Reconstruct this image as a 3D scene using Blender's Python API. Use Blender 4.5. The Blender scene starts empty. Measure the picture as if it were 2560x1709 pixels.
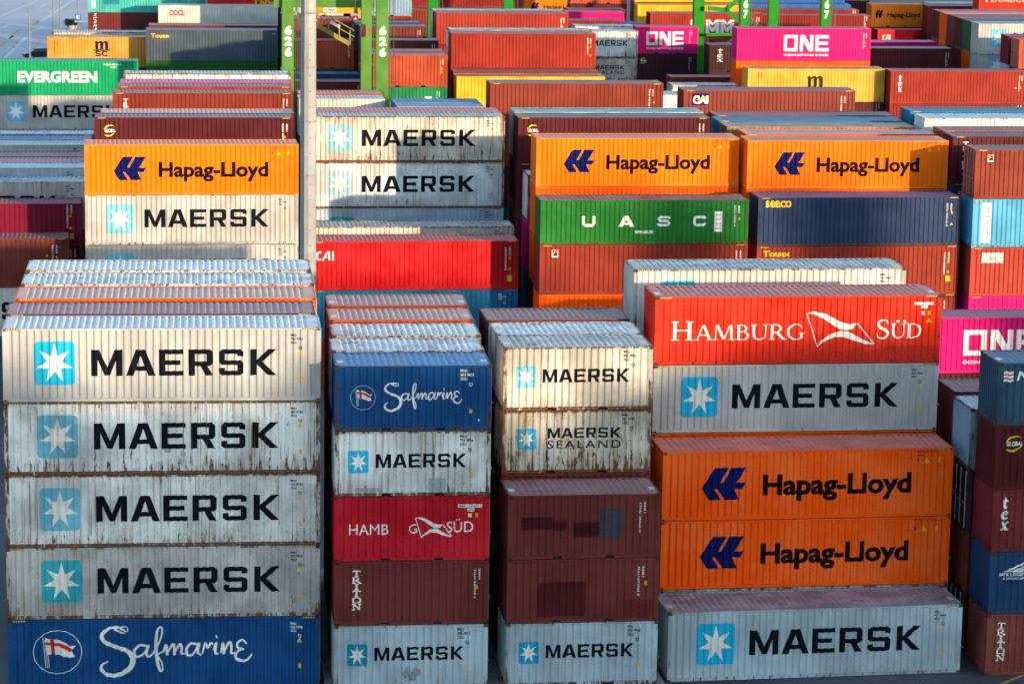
import bpy, bmesh, math, random
from mathutils import Vector, Matrix
from mathutils.geometry import tessellate_polygon
R = math.radians
random.seed(11)
SC = bpy.context.scene
COL = SC.collection

# ------------------------------------------------------------ camera, sky, sun, exposure
cam_data = bpy.data.cameras.new('camera')
cam = bpy.data.objects.new('camera', cam_data)
COL.objects.link(cam)
cam.location = (0, 0, 35.784)
PITCH, YAW, ROLL = R(11.1096), R(7.5317), R(0.9252)
cam.rotation_mode = 'QUATERNION'
_f = Vector((math.sin(YAW) * math.cos(PITCH), math.cos(YAW) * math.cos(PITCH), -math.sin(PITCH)))
_r = Vector((math.cos(YAW), -math.sin(YAW), 0))
_u = _r.cross(_f)
_r2 = _r * math.cos(ROLL) + _u * math.sin(ROLL)
_u2 = -_r * math.sin(ROLL) + _u * math.cos(ROLL)
cam.rotation_quaternion = Matrix((_r2, _u2, -_f)).transposed().to_quaternion()
cam_data.sensor_width = 36
cam_data.lens = 7280 / 2560 * 36
cam_data.clip_start = 1
cam_data.clip_end = 5000
SC.camera = cam
cam_data.dof.use_dof = True
cam_data.dof.focus_distance = 118
cam_data.dof.aperture_fstop = 2.2

SUN_EL, SUN_AZ = R(6.8), R(34)          # azimuth measured from behind the camera towards the right
w = bpy.data.worlds.new('World')
SC.world = w
w.use_nodes = True
sky = w.node_tree.nodes.new('ShaderNodeTexSky')
sky.sky_type = 'NISHITA'
sky.sun_disc = False
sky.sun_elevation = SUN_EL
sky.sun_rotation = math.pi - SUN_AZ
sky.air_density = 1.0
sky.dust_density = 0.4
sky.ozone_density = 1.9
bg = w.node_tree.nodes['Background']
w.node_tree.links.new(sky.outputs[0], bg.inputs[0])
bg.inputs[1].default_value = 0.15
sl = bpy.data.lights.new('sun', 'SUN')
sl.energy = 2.1
sl.angle = R(0.8)
sl.color = (1.0, 0.74, 0.46)
so = bpy.data.objects.new('sun', sl)
COL.objects.link(so)
_d = Vector((math.sin(SUN_AZ) * math.cos(SUN_EL), -math.cos(SUN_AZ) * math.cos(SUN_EL), math.sin(SUN_EL)))
so.rotation_euler = (-_d).to_track_quat('-Z', 'Y').to_euler()
so.location = _d * 300
SC.view_settings.view_transform = 'Standard'
SC.view_settings.look = 'None'
SC.view_settings.gamma = 1
SC.view_settings.exposure = 1.85
SC.cycles.max_bounces = 5
SC.cycles.diffuse_bounces = 3
SC.cycles.glossy_bounces = 2
SC.cycles.use_denoising = True

# ------------------------------------------------------------ materials
class G:
    def __init__(s, name):
        s.m = bpy.data.materials.new(name); s.m.use_nodes = True
        s.t = s.m.node_tree; s.b = s.t.nodes['Principled BSDF']
    def n(s, typ, **k):
        x = s.t.nodes.new(typ)
        for a, v in k.items(): setattr(x, a, v)
        return x
    def l(s, a, b): s.t.links.new(a, b)
    def val(s, sock, v):
        if hasattr(v, 'is_output') or isinstance(v, bpy.types.NodeSocket): s.l(v, sock)
        else: sock.default_value = v
    def math(s, op, a, b=0.0, c=0.0, clamp=False):
        x = s.n('ShaderNodeMath', operation=op, use_clamp=clamp)
        s.val(x.inputs[0], a); s.val(x.inputs[1], b); s.val(x.inputs[2], c)
        return x.outputs[0]
    def rng(s, v, a, b, c, d):
        x = s.n('ShaderNodeMapRange', interpolation_type='SMOOTHSTEP')
        s.val(x.inputs[0], v)
        for i, q in enumerate((a, b, c, d)): s.val(x.inputs[i + 1], q)
        return x.outputs[0]
    def noise(s, p, sx, sy, sz, det=4, rough=.6):
        mp = s.n('ShaderNodeMapping'); s.l(p, mp.inputs[0]); mp.inputs['Scale'].default_value = (sx, sy, sz)
        x = s.n('ShaderNodeTexNoise'); x.inputs['Scale'].default_value = 1
        x.inputs['Detail'].default_value = det; x.inputs['Roughness'].default_value = rough
        s.l(mp.outputs[0], x.inputs['Vector'])
        return x.outputs['Fac']
    def mix(s, f, a, b, typ='MIX'):
        x = s.n('ShaderNodeMix', data_type='RGBA', blend_type=typ)
        s.val(x.inputs[0], f)
        for sock, v in ((x.inputs[6], a), (x.inputs[7], b)):
            if isinstance(v, tuple): sock.default_value = (*v, 1)
            else: s.l(v, sock)
        return x.outputs[2]
_mats = {}
RUST = (.13, .045, .018)
def paint(c, wear=.2, kind='wall', rough=.42):
    """weathered paint: tonal mottling, vertical run-off streaks, rust chips; a seed from the container's own place varies it"""
    key = (c, round(wear, 2), kind)
    if key in _mats: return _mats[key]
    g = G('paint_' + kind)
    tc = g.n('ShaderNodeTexCoord'); oi = g.n('ShaderNodeObjectInfo')
    sc = g.n('ShaderNodeVectorMath', operation='MULTIPLY'); g.l(oi.outputs['Location'], sc.inputs[0]); sc.inputs[1].default_value = (3.71, 5.3, 7.1)
    ad = g.n('ShaderNodeVectorMath', operation='ADD'); g.l(tc.outputs['Object'], ad.inputs[0]); g.l(sc.outputs[0], ad.inputs[1])
    P = ad.outputs[0]
    sep = g.n('ShaderNodeSeparateXYZ'); g.l(tc.outputs['Object'], sep.inputs[0]); z = sep.outputs[2]
    lum = .3 * c[0] + .5 * c[1] + .2 * c[2]
    if kind == 'roof':
        big = g.noise(P, .55, 1.1, 1, 4); fine = g.noise(P, 7, .9, 1, 5, .7); chip = g.noise(P, 3.5, 5, 1, 6, .7)
        hw = 0.0
    else:
        big = g.noise(P, .5, .5, .45, 4); fine = g.noise(P, 8, 2, .42, 5, .65); chip = g.noise(P, 6.5, 6.5, 1.7, 6, .72)
        hw = g.math('MULTIPLY', g.rng(z, .1, 1.25, 1, 0), .085)
        tp = g.math('MULTIPLY', g.rng(z, 2.2, 2.75, 0, 1), .035)
        hw = g.math('ADD', hw, tp)
    base = tuple(c)
    if kind == 'roof':      # chalky, sun-bleached roof paint, with the sky's sheen put into the colour too
        if lum > .36: k, ch = .25, (.72, .72, .72)
        elif c[2] > c[0]: k, ch = .42, (.30, .38, .47)
        elif c[0] > .4: k, ch = .46, (.60, .42, .36)
        else: k, ch = .50, (.54, .34, .34)
        base = tuple(v * (1 - k) + q * k for v, q in zip(c, ch))
    dark = tuple(v * .64 + .02 * lum for v in base)
    pale = tuple(min(.85, v * 1.12 + .05 * lum) for v in base)
    col = g.mix(g.rng(big, .34, .68, 0, 1), dark if wear > .5 else tuple(v * .84 for v in base), pale if wear > .15 else tuple(min(.9, v * 1.06) for v in base))
    grime = tuple(v * q for v, q in zip(base, (.74, .66, .56))) if lum > .3 and kind != 'roof' else tuple(v * .5 + .05 * lum for v in base)
    col = g.mix(g.math('MULTIPLY', g.rng(fine, .52, .75, 0, 1), .16 + .40 * wear), col, grime)
    if wear > .5 and kind != 'frame':
        scr = g.noise(P, 1.6, 1.2, 1.1, 5, .75)
        col = g.mix(g.math('MULTIPLY', g.rng(scr, .60, .66, 0, 1), .45), col, tuple(v * .5 + .1 * lum for v in base))
    if wear > .5 and kind in ('wall', 'ink'):        # long rust runs down the sheet
        runs = g.math('MULTIPLY', g.rng(g.noise(P, 13, 6, .22, 3, .55), .545, .63, 0, 1), g.rng(g.noise(P, .9, .9, .7, 3), .42, .56, 0, 1))
        col = g.mix(g.math('MULTIPLY', runs, min(.85, (wear - .40) * 1.9)), col, (.22, .105, .045))
    if wear > .6 and kind == 'roof':         # stains and bare patches between the ribs
        st = g.noise(P, .38, .9, 1, 5, .62)
        col = g.mix(g.math('MULTIPLY', g.rng(st, .60, .67, 0, 1), .7), col, (.15, .105, .08))
        col = g.mix(g.math('MULTIPLY', g.rng(g.noise(P, 2.2, .25, 1, 2, .5), .60, .64, 0, 1), .5), col, (.24, .24, .26))
    th = .86 - .26 * wear if kind != 'frame' else .84 - .30 * wear
    if kind == 'roof': th += .02
    s1 = g.math('ADD', g.math('MULTIPLY', chip, .66), g.math('MULTIPLY', fine, .42))
    s1 = g.math('ADD', s1, hw)
    mask = g.rng(s1, th, th + .05, 0, .92)
    if kind == 'ink': th -= .02
    halo = g.rng(s1, th - .05, th + .02, 0, .30 if wear > .3 else .1)
    col = g.mix(halo, col, (.30, .17, .08) if lum > .2 else RUST)
    rcol = g.mix(g.rng(chip, .4, .7, 0, 1), RUST, (.055, .025, .014))
    if kind == 'ink': rcol = g.mix(g.rng(big, .42, .56, 0, 1), RUST, (.46, .46, .44) if lum < .2 else (.12, .2, .26))     # paint flaked off the letters
    col = g.mix(mask, col, rcol)
    g.l(col, g.b.inputs['Base Color'])
    r0 = g.rng(big, .3, .7, rough - .07, rough + .12)
    ro = g.math('ADD', r0, g.math('MULTIPLY', mask, .4), 0, True)
    g.l(ro, g.b.inputs['Roughness'])
    g.b.inputs['Specular IOR Level'].default_value = .15 if kind == 'roof' else (.06 if kind == 'ink' else .12)
    bp = g.n('ShaderNodeBump'); bp.inputs['Strength'].default_value = .5; bp.inputs['Distance'].default_value = .05
    g.l(g.noise(P, 1.3, 1.3, 1.3, 3), bp.inputs['Height']); g.l(bp.outputs[0], g.b.inputs['Normal'])
    _mats[key] = g.m
    return g.m
def plain(name, c, rough=.5, metal=0.0, var=.15):
    key = ('p', name)
    if key in _mats: return _mats[key]
    g = G(name)
    tc = g.n('ShaderNodeTexCoord')
    n = g.noise(tc.outputs['Object'], 1.7, 1.7, 1.1, 5)
    g.l(g.mix(g.rng(n, .35, .7, 0, 1), tuple(v * (1 - var) for v in c), tuple(min(1, v * (1 + var)) for v in c)), g.b.inputs['Base Color'])
    g.b.inputs['Roughness'].default_value = rough; g.b.inputs['Metallic'].default_value = metal
    _mats[key] = g.m
    return g.m

# ------------------------------------------------------------ mesh helpers
def mesh(name, verts, faces, mi=None):
    me = bpy.data.meshes.new(name); me.from_pydata(verts, [], faces)
    if mi:
        for p, i in zip(me.polygons, mi): p.material_index = i
    me.update(); return me
class MB:
    def __init__(s): s.v = []; s.f = []
    def box(s, x0, x1, y0, y1, z0, z1):
        i = len(s.v)
        s.v += [(x0, y0, z0), (x1, y0, z0), (x1, y1, z0), (x0, y1, z0), (x0, y0, z1), (x1, y0, z1), (x1, y1, z1), (x0, y1, z1)]
        s.f += [tuple(i + k for k in q) for q in ((0, 3, 2, 1), (4, 5, 6, 7), (0, 1, 5, 4), (1, 2, 6, 5), (2, 3, 7, 6), (3, 0, 4, 7))]
        return s
    def quad(s, a, b, c, d):
        i = len(s.v); s.v += [a, b, c, d]; s.f.append((i, i + 1, i + 2, i + 3)); return s
    def bar(s, a, b, w, h=None, seg=4):
        """prism from a to b: a rectangular bar (seg 4) or a round tube"""
        a, b = Vector(a), Vector(b); d = (b - a).normalized(); h = h or w
        up = Vector((0, 0, 1)) if abs(d.z) < .95 else Vector((0, 1, 0))
        r = d.cross(up).normalized(); u = r.cross(d)
        i = len(s.v)
        for p in (a, b):
            for k in range(seg):
                t = 2 * math.pi * (k + .5) / seg; q = 1 / math.cos(math.pi / seg)
                s.v.append(tuple(p + r * math.cos(t) * w / 2 * q + u * math.sin(t) * h / 2 * q))
        for k in range(seg): s.f.append((i + k, i + (k + 1) % seg, i + seg + (k + 1) % seg, i + seg + k))
        s.f.append(tuple(i + k for k in reversed(range(seg)))); s.f.append(tuple(i + seg + k for k in range(seg)))
        return s
    def lathe(s, x, y, prof, seg=16):
        i = len(s.v)
        for r, z in prof:
            for k in range(seg):
                t = 2 * math.pi * k / seg; s.v.append((x + r * math.cos(t), y + r * math.sin(t), z))
        for j in range(len(prof) - 1):
            for k in range(seg):
                s.f.append((i + j * seg + k, i + j * seg + (k + 1) % seg, i + (j + 1) * seg + (k + 1) % seg, i + (j + 1) * seg + k))
        return s
    def mesh(s, name): return mesh(name, s.v, s.f)
def obj(name, me, mats, parent=None, loc=None):
    o = bpy.data.objects.new(name, me); COL.objects.link(o)
    mats = mats if isinstance(mats, (list, tuple)) else [mats]
    while len(me.materials) < len(mats): me.materials.append(None)
    for i, m in enumerate(mats):
        o.material_slots[i].link = 'OBJECT'; o.material_slots[i].material = m
    if parent: o.parent = parent
    if loc: o.location = loc
    return o
def thing(name, label, cat, loc=(0, 0, 0), rz=0, group=None):
    o = bpy.data.objects.new(name, None); COL.objects.link(o)
    o.empty_display_size = .2
    o.location = loc; o.rotation_euler = (0, 0, rz); tag(o, label, cat, group); return o
def tag(o, label, cat, group=None):
    o['label'] = label; o['category'] = cat
    if group: o['group'] = group
def struct(o): o['kind'] = 'structure'; return o

# ------------------------------------------------------------ the container's meshes (shared by all containers of a size)
W2, HC, ST = 1.219, 2.896, 2.591
LEN = {40: 12.192, 20: 6.058}
_cm = {}
def corr(L):
    """profile of the corrugated long side: breakpoints (x, y) on the near face"""
    key = ('c', L)
    if key in _cm: return _cm[key]
    a = -L / 2 + .15; n = round((L - .3) / .283); p = (L - .3) / n
    yo, yi = -W2 + .014, -W2 + .058
    pts = [(a - .06, yo)]
    for i in range(n):
        x = a + i * p
        pts += [(x + .13 * p, yo), (x + .33 * p, yi), (x + .67 * p, yi), (x + .87 * p, yo)]
    pts.append((L / 2 - .09, yo))
    _cm[key] = pts
    return pts
def profile(L, x):
    pts = corr(L)
    if x <= pts[0][0]: return pts[0][1]
    lo = 0
    for i in range(len(pts) - 1):
        if pts[i][0] <= x <= pts[i + 1][0]:
            t = (x - pts[i][0]) / max(1e-9, pts[i + 1][0] - pts[i][0]); return pts[i][1] * (1 - t) + pts[i + 1][1] * t
    return pts[-1][1]
def cmesh(part, size, H):
    key = (part, size, H)
    if key in _cm: return _cm[key]
    L = LEN[size]; h2 = L / 2
    if part in ('side_wall', 'rear_wall'):
        s = 1 if part == 'side_wall' else -1
        pts = corr(L); v = []; f = []
        for x, y in pts: v += [(x, s * y, .15), (x, s * y, H - .06)]
        for i in range(len(pts) - 1): f.append((2 * i, 2 * i + 2, 2 * i + 3, 2 * i + 1) if s > 0 else (2 * i + 1, 2 * i + 3, 2 * i + 2, 2 * i))
        me = mesh(part, v, f)
    elif part == 'roof':
        v = []; f = []; a = -h2 + .42; n = round((L - .84) / .262); p = (L - .84) / n; zt, zb = H - .014, H - .040
        pts = [(-h2 + .05, zt), (a, zt)]
        for i in range(n):
            x = a + i * p
            pts += [(x + .18 * p, zb), (x + .55 * p, zb), (x + .73 * p, zt), (x + p, zt)]
        pts.append((h2 - .05, zt))
        for x, z in pts: v += [(x, -W2 + .15, z), (x, W2 - .15, z)]
        for i in range(len(pts) - 1): f.append((2 * i, 2 * i + 2, 2 * i + 3, 2 * i + 1))
        k = len(v)
        for s in (-1, 1):
            v += [(-h2 + .05, s * (W2 - .03), zt - .002), (h2 - .05, s * (W2 - .03), zt - .002), (h2 - .05, s * (W2 - .15), zt - .002), (-h2 + .05, s * (W2 - .15), zt - .002)]
        f += [(k, k + 1, k + 2, k + 3), (k + 4, k + 7, k + 6, k + 5)]
        me = mesh(part, v, f)
    elif part == 'end_wall':
        n = 9; a = -W2 + .15; p = (2 * W2 - .3) / n; xo, xi = -h2 + .012, -h2 + .055
        pts = [(-W2 + .08, xo)]
        for i in range(n):
            y = a + i * p
            pts += [(y + .1 * p, xo), (y + .32 * p, xi), (y + .68 * p, xi), (y + .9 * p, xo)]
        pts.append((W2 - .08, xo)); v = []; f = []
        for y, x in pts: v += [(x, y, .15), (x, y, H - .07)]
        for i in range(len(pts) - 1): f.append((2 * i + 1, 2 * i + 3, 2 * i + 2, 2 * i))
        me = mesh(part, v, f)
    elif part == 'door':
        b = MB(); x = -h2
        for y0 in (-W2 + .10, .012):
            b.box(x + .02, x + .06, y0, y0 + W2 - .112, .17, H - .11)
            for k in range(4): b.box(x + .012, x + .021, y0 + .05, y0 + W2 - .16, .32 + k * (H - .5) / 4, .32 + (k + .78) * (H - .5) / 4)
        me = b.mesh(part)
    elif part == 'lock_rod':
        b = MB(); b.bar((-h2 - .012, 0, .12), (-h2 - .012, 0, H - .07), .034, seg=8)
        for z in (.2, .9, 1.5, H - .2): b.box(-h2 - .02, -h2 + .014, -.05, .05, z, z + .07)
        b.box(-h2 - .035, -h2 - .02, -.02, .42, 1.12, 1.15)
        me = b.mesh(part)
    elif part == 'corner_casting':
        b = MB().box(-h2, -h2 + .178, -W2, -W2 + .162, 0, .118); mi = [0] * 6
        for face in (0, 1, 2):
            i = len(b.v); ring = []
            for k in range(14):
                t = 2 * math.pi * k / 14; p, q = .052 * math.cos(t), .034 * math.sin(t)
                b.v.append((-h2 + .089 + p, -W2 - .001, .059 + q) if face == 0 else (-h2 + .089 + p, -W2 + .163, .059 + q) if face == 1 else (-h2 - .001, -W2 + .081 + p * .9, .059 + q))
            b.f.append(tuple(range(i, i + 14))); mi.append(1)
        me = mesh(part, b.v, b.f, mi)
    else:                       # frame
        b = MB(); e = .006
        for sx in (-1, 1):
            xs = sorted((sx * (h2 - e), sx * (h2 - .165)))
            for sy in (-1, 1):
                ys = sorted((sy * (W2 - e), sy * (W2 - .12)))
                b.box(xs[0], xs[1], ys[0], ys[1], .118, H - .118)
            xi = sorted((sx * (h2 - .008), sx * (h2 - .075)))
            b.box(xi[0], xi[1], -W2 + .162, W2 - .162, .02, .155)
            b.box(xi[0], xi[1], -W2 + .162, W2 - .162, H - .085, H - .008)
        for sy in (-1, 1):
            ys = sorted((sy * (W2 - .002), sy * (W2 - .062)))
            b.box(-h2 + .178, h2 - .178, ys[0], ys[1], H - .072, H - .006)
            ys = sorted((sy * (W2 - .004), sy * (W2 - .055)))
            if size == 20:
                for x0, x1 in ((-h2 + .178, -1.22), (-.86, .86), (1.22, h2 - .178)): b.box(x0, x1, ys[0], ys[1], .03, .158)
                for x0 in (-1.22, .86): b.box(x0, x0 + .36, ys[0], ys[1], .13, .158)
            else: b.box(-h2 + .178, h2 - .178, ys[0], ys[1], .03, .158)
        b.quad((-h2 + .1, -W2 + .1, .12), (-h2 + .1, W2 - .1, .12), (h2 - .1, W2 - .1, .12), (h2 - .1, -W2 + .1, .12))
        if part == 'frame_all':
            for sx in (-1, 1):
                for sy in (-1, 1):
                    for z in (0, H - .118):
                        xs = sorted((sx * h2, sx * (h2 - .178))); ys = sorted((sy * W2, sy * (W2 - .162)))
                        b.box(xs[0], xs[1], ys[0], ys[1], z, z + .118)
        me = b.mesh('frame')
    _cm[key] = me
    return me
def whole_mesh(size, H):
    """one plain mesh for a container that stands buried behind others"""
    key = ('whole', size, H)
    if key in _cm: return _cm[key]
    v = []; f = []
    for p in ('frame_all', 'side_wall', 'rear_wall', 'roof', 'end_wall'):
        m = cmesh(p, size, H); i = len(v)
        v += [tuple(q.co) for q in m.vertices]; f += [tuple(i + k for k in q.vertices) for q in m.polygons]
    h2 = LEN[size] / 2; i = len(v)
    v += [(h2 - .02, -W2 + .1, .15), (h2 - .02, W2 - .1, .15), (h2 - .02, W2 - .1, H - .07), (h2 - .02, -W2 + .1, H - .07)]; f.append((i, i + 1, i + 2, i + 3))
    _cm[key] = mesh('container_shell', v, f)
    return _cm[key]

# ------------------------------------------------------------ painted marks: flat shapes laid on the corrugated side
class Mark:
    """shapes in the plane of the near side: x along the container, z up; each piece a hair proud of the one before"""
    def __init__(s, L, H): s.L, s.H = L, H; s.v = []; s.f = []; s.k = 0
    def X(s, u): return -s.L / 2 + u * s.L
    def Z(s, v): return s.H * (1 - v)
    def poly(s, outer, holes=()):
        loops = [[Vector((x, z, 0)) for x, z in q] for q in (outer, *holes)]
        i = len(s.v); o = s.k * .0003; s.k += 1
        for q in loops: s.v += [(p.x, o, p.y) for p in q]
        for t in tessellate_polygon(loops): s.f.append(tuple(i + k for k in t))
        return s
    def polyin(s, rect, outer, holes=()):
        """unit-box outline scaled into rect = (u0, u1, v_top, v_bottom) as fractions of the side"""
        x0, x1, z1, z0 = s.X(rect[0]), s.X(rect[1]), s.Z(rect[2]), s.Z(rect[3])
        T = lambda q: [(x0 + a * (x1 - x0), z0 + b * (z1 - z0)) for a, b in q]
        return s.poly(T(outer), [T(h) for h in holes])
    def rect(s, u0, u1, v0, v1): return s.polyin((u0, u1, v0, v1), [(0, 0), (1, 0), (1, 1), (0, 1)])
    def ribbon(s, pts, wid, n=8, smooth=True):
        """a brush stroke through pts (x, z) with widths wid"""
        P = [Vector(p) for p in pts]
        if not isinstance(wid, (list, tuple)): wid = [wid] * len(P)
        S = []; Wd = []
        if smooth and len(P) > 2:
            for i in range(len(P) - 1):
                a, b, c, d = P[max(i - 1, 0)], P[i], P[i + 1], P[min(i + 2, len(P) - 1)]
                for k in range(n):
                    t = k / n
                    S.append(.5 * ((2 * b) + (c - a) * t + (2 * a - 5 * b + 4 * c - d) * t * t + (3 * b - a - 3 * c + d) * t ** 3))
                    Wd.append(wid[i] * (1 - t) + wid[i + 1] * t)
            S.append(P[-1]); Wd.append(wid[-1])
        else: S, Wd = P, list(wid)
        i = len(s.v); o = s.k * .0003; s.k += 1
        for j, p in enumerate(S):
            d = (S[min(j + 1, len(S) - 1)] - S[max(j - 1, 0)])
            d = d.normalized() if d.length > 1e-9 else Vector((1, 0))
            nrm = Vector((-d.y, d.x)) * Wd[j] / 2; oo = o + j * .00004
            s.v += [(p.x + nrm.x, oo, p.y + nrm.y), (p.x - nrm.x, oo, p.y - nrm.y)]
        for j in range(len(S) - 1): s.f.append((i + 2 * j, i + 2 * j + 1, i + 2 * j + 3, i + 2 * j + 2))
        return s
    def strokes(s, rect, lines, asp=1.0):
        """strokes given in a unit box: (points, widths in box heights)"""
        x0, x1, z1, z0 = s.X(rect[0]), s.X(rect[1]), s.Z(rect[2]), s.Z(rect[3]); hh = z1 - z0
        for pts, wd, sm in lines:
            wd = [q * hh for q in wd] if isinstance(wd, (list, tuple)) else wd * hh
            s.ribbon([(x0 + a * (x1 - x0), z0 + b * hh) for a, b in pts], wd, smooth=sm)
        return s
    def text(s, txt, u0, u1, v0, v1, bold=0.0, mode='box', rot=False, fitx=True, shear=0.0, space=1.0):
        """lettering in the built-in face fitted to a box of the side; v0..v1 is the capital height"""
        me, cap = text_mesh(txt, bold, shear, space)
        xs = [q[0] for q in me[0]]; a, b = min(xs), max(xs)
        X0, X1, Z1, Z0 = s.X(u0), s.X(u1), s.Z(v0), s.Z(v1)
        i = len(s.v); o = s.k * .0003; s.k += 1
        if not rot:
            sz = (Z1 - Z0) / cap; sx = (X1 - X0) / (b - a) if fitx else sz
            s.v += [(X0 + (q[0] - a) * sx, o, Z0 + q[1] * sz) for q in me[0]]
        else:                   # reads from top to bottom
            sz = (X1 - X0) / cap; sx = (Z1 - Z0) / (b - a)
            s.v += [(X0 + q[1] * sz, o, Z1 - (q[0] - a) * sx) for q in me[0]]
        s.f += [tuple(i + k for k in q) for q in me[1]]
        return s
    def mesh(s, name, lift=.003, cut=True):
        bm = bmesh.new()
        vs = [bm.verts.new(q) for q in s.v]
        for q in s.f:
            try: bm.faces.new([vs[k] for k in q])
            except ValueError: pass
        if cut:
            a = min(q[0] for q in s.v); b = max(q[0] for q in s.v)
            for x, y in corr(s.L):
                if a < x < b:
                    bmesh.ops.bisect_plane(bm, geom=bm.verts[:] + bm.edges[:] + bm.faces[:], dist=1e-5, plane_co=(x, 0, 0), plane_no=(1, 0, 0))
        for v in bm.verts: v.co.y = profile(s.L, v.co.x) - lift - v.co.y
        me = bpy.data.meshes.new(name); bm.to_mesh(me); bm.free()
        return me
_txt = {}
def text_mesh(txt, bold, shear, space):
    key = (txt, bold, shear, space)
    if key in _txt: return _txt[key]
    def conv(t):
        cu = bpy.data.curves.new('lettering', 'FONT'); cu.body = t; cu.offset = bold; cu.shear = shear; cu.space_character = space
        cu.resolution_u = 3; cu.fill_mode = 'FRONT'
        o = bpy.data.objects.new('lettering', cu); COL.objects.link(o)
        bpy.context.view_layer.update()
        me = o.evaluated_get(bpy.context.evaluated_depsgraph_get()).to_mesh()
        r = ([tuple(v.co) for v in me.vertices], [tuple(p.vertices) for p in me.polygons])
        bpy.data.objects.remove(o); bpy.data.curves.remove(cu)
        return r
    m = conv(txt)
    ck = ('cap', bold)
    if ck not in _txt: _txt[ck] = max(v[1] for v in conv('H')[0])
    _txt[key] = (m, _txt[ck])
    return _txt[key]

# ------------------------------------------------------------ letters and emblems
INK = (.004, .006, .013); WHITE = (.74, .74, .70); CYAN = (.015, .40, .66); PALECY = (.14, .42, .56); TEALCY = (.03, .36, .42)
HBLUE = (.001, .007, .085); HTXT = (.007, .004, .004); YEL = (.80, .46, .01); REDL = (.55, .02, .03)
MAERSK = [
    (0.0, [(0, 0), (0, 1), (.31, 1), (.62, .33), (.91, 1), (1.21, 1), (1.21, 0), (.96, 0), (.96, .60), (.72, .02), (.52, .02), (.25, .62), (.25, 0)], []),
    (1.34, [(0, 0), (.38, 1), (.75, 1), (1.14, 0), (.86, 0), (.79, .19), (.35, .19), (.28, 0)], [[(.42, .37), (.565, .78), (.71, .37)]]),
    (2.61, [(0, 0), (0, 1), (.945, 1), (.945, .82), (.25, .82), (.25, .59), (.83, .59), (.83, .41), (.25, .41), (.25, .18), (.945, .18), (.945, 0)], []),
    (3.75, [(0, 0), (0, 1), (.82, 1), (.95, .90), (.95, .47), (.84, .36), (.73, .36), (.95, 0), (.66, 0), (.46, .36), (.25, .36), (.25, 0)], [[(.25, .54), (.25, .82), (.70, .82), (.70, .54)]]),
    (4.93, [(.12, 0), (0, .10), (0, .29), (.23, .29), (.23, .18), (.71, .18), (.71, .40), (.12, .40), (0, .5), (0, .9), (.12, 1), (.83, 1), (.945, .9), (.945, .73), (.71, .73), (.71, .82), (.23, .82), (.23, .58), (.83, .58), (.945, .48), (.945, .1), (.83, 0)], []),
    (6.14, [(0, 0), (0, 1), (.25, 1), (.25, .59), (.70, 1), (1.02, 1), (.47, .52), (1.02, 0), (.68, 0), (.25, .43), (.25, 0)], [])]
def star_square(m, r):
    x0, x1, z1, z0 = m.X(r[0]), m.X(r[1]), m.Z(r[2]), m.Z(r[3]); q = min(x1 - x0, z1 - z0) * .11; p = []
    for cx, cz, a0 in ((x1 - q, z1 - q, 0), (x0 + q, z1 - q, 90), (x0 + q, z0 + q, 180), (x1 - q, z0 + q, 270)):
        for k in range(5): t = R(a0 + k * 22.5); p.append((cx + q * math.cos(t), cz + q * math.sin(t)))
    m.poly(p)
def star(m, r):
    x0, x1, z1, z0 = m.X(r[0]), m.X(r[1]), m.Z(r[2]), m.Z(r[3]); cx, cz = (x0 + x1) / 2, (z0 + z1) / 2; p = []
    for k in range(14):
        t = R(90 + k * 360 / 14); ro = .46 if k % 2 == 0 else .185
        p.append((cx + ro * (x1 - x0) * math.cos(t), cz + ro * (z1 - z0) * math.sin(t)))
    m.k = 6; m.poly(p)
def maersk(m, r):
    for ox, out, holes in MAERSK:
        T = lambda q: [((a + ox) / 7.16, b) for a, b in q]
        m.polyin(r, T(out), [T(h) for h in holes])
HK = [(0, .37), (.285, 1), (.60, 1), (.42, .54), (.49, .54), (.665, 1), (1, 1), (.785, .53), (1, .53), (.93, .34), (.74, .34), (.855, 0), (.53, 0), (.36, .34), (.29, .34), (.44, 0), (.17, 0)]
def hook(m, r): m.polyin(r, HK)
A, B_ = .17, .055      # thick and thin pen of the book letters
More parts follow.
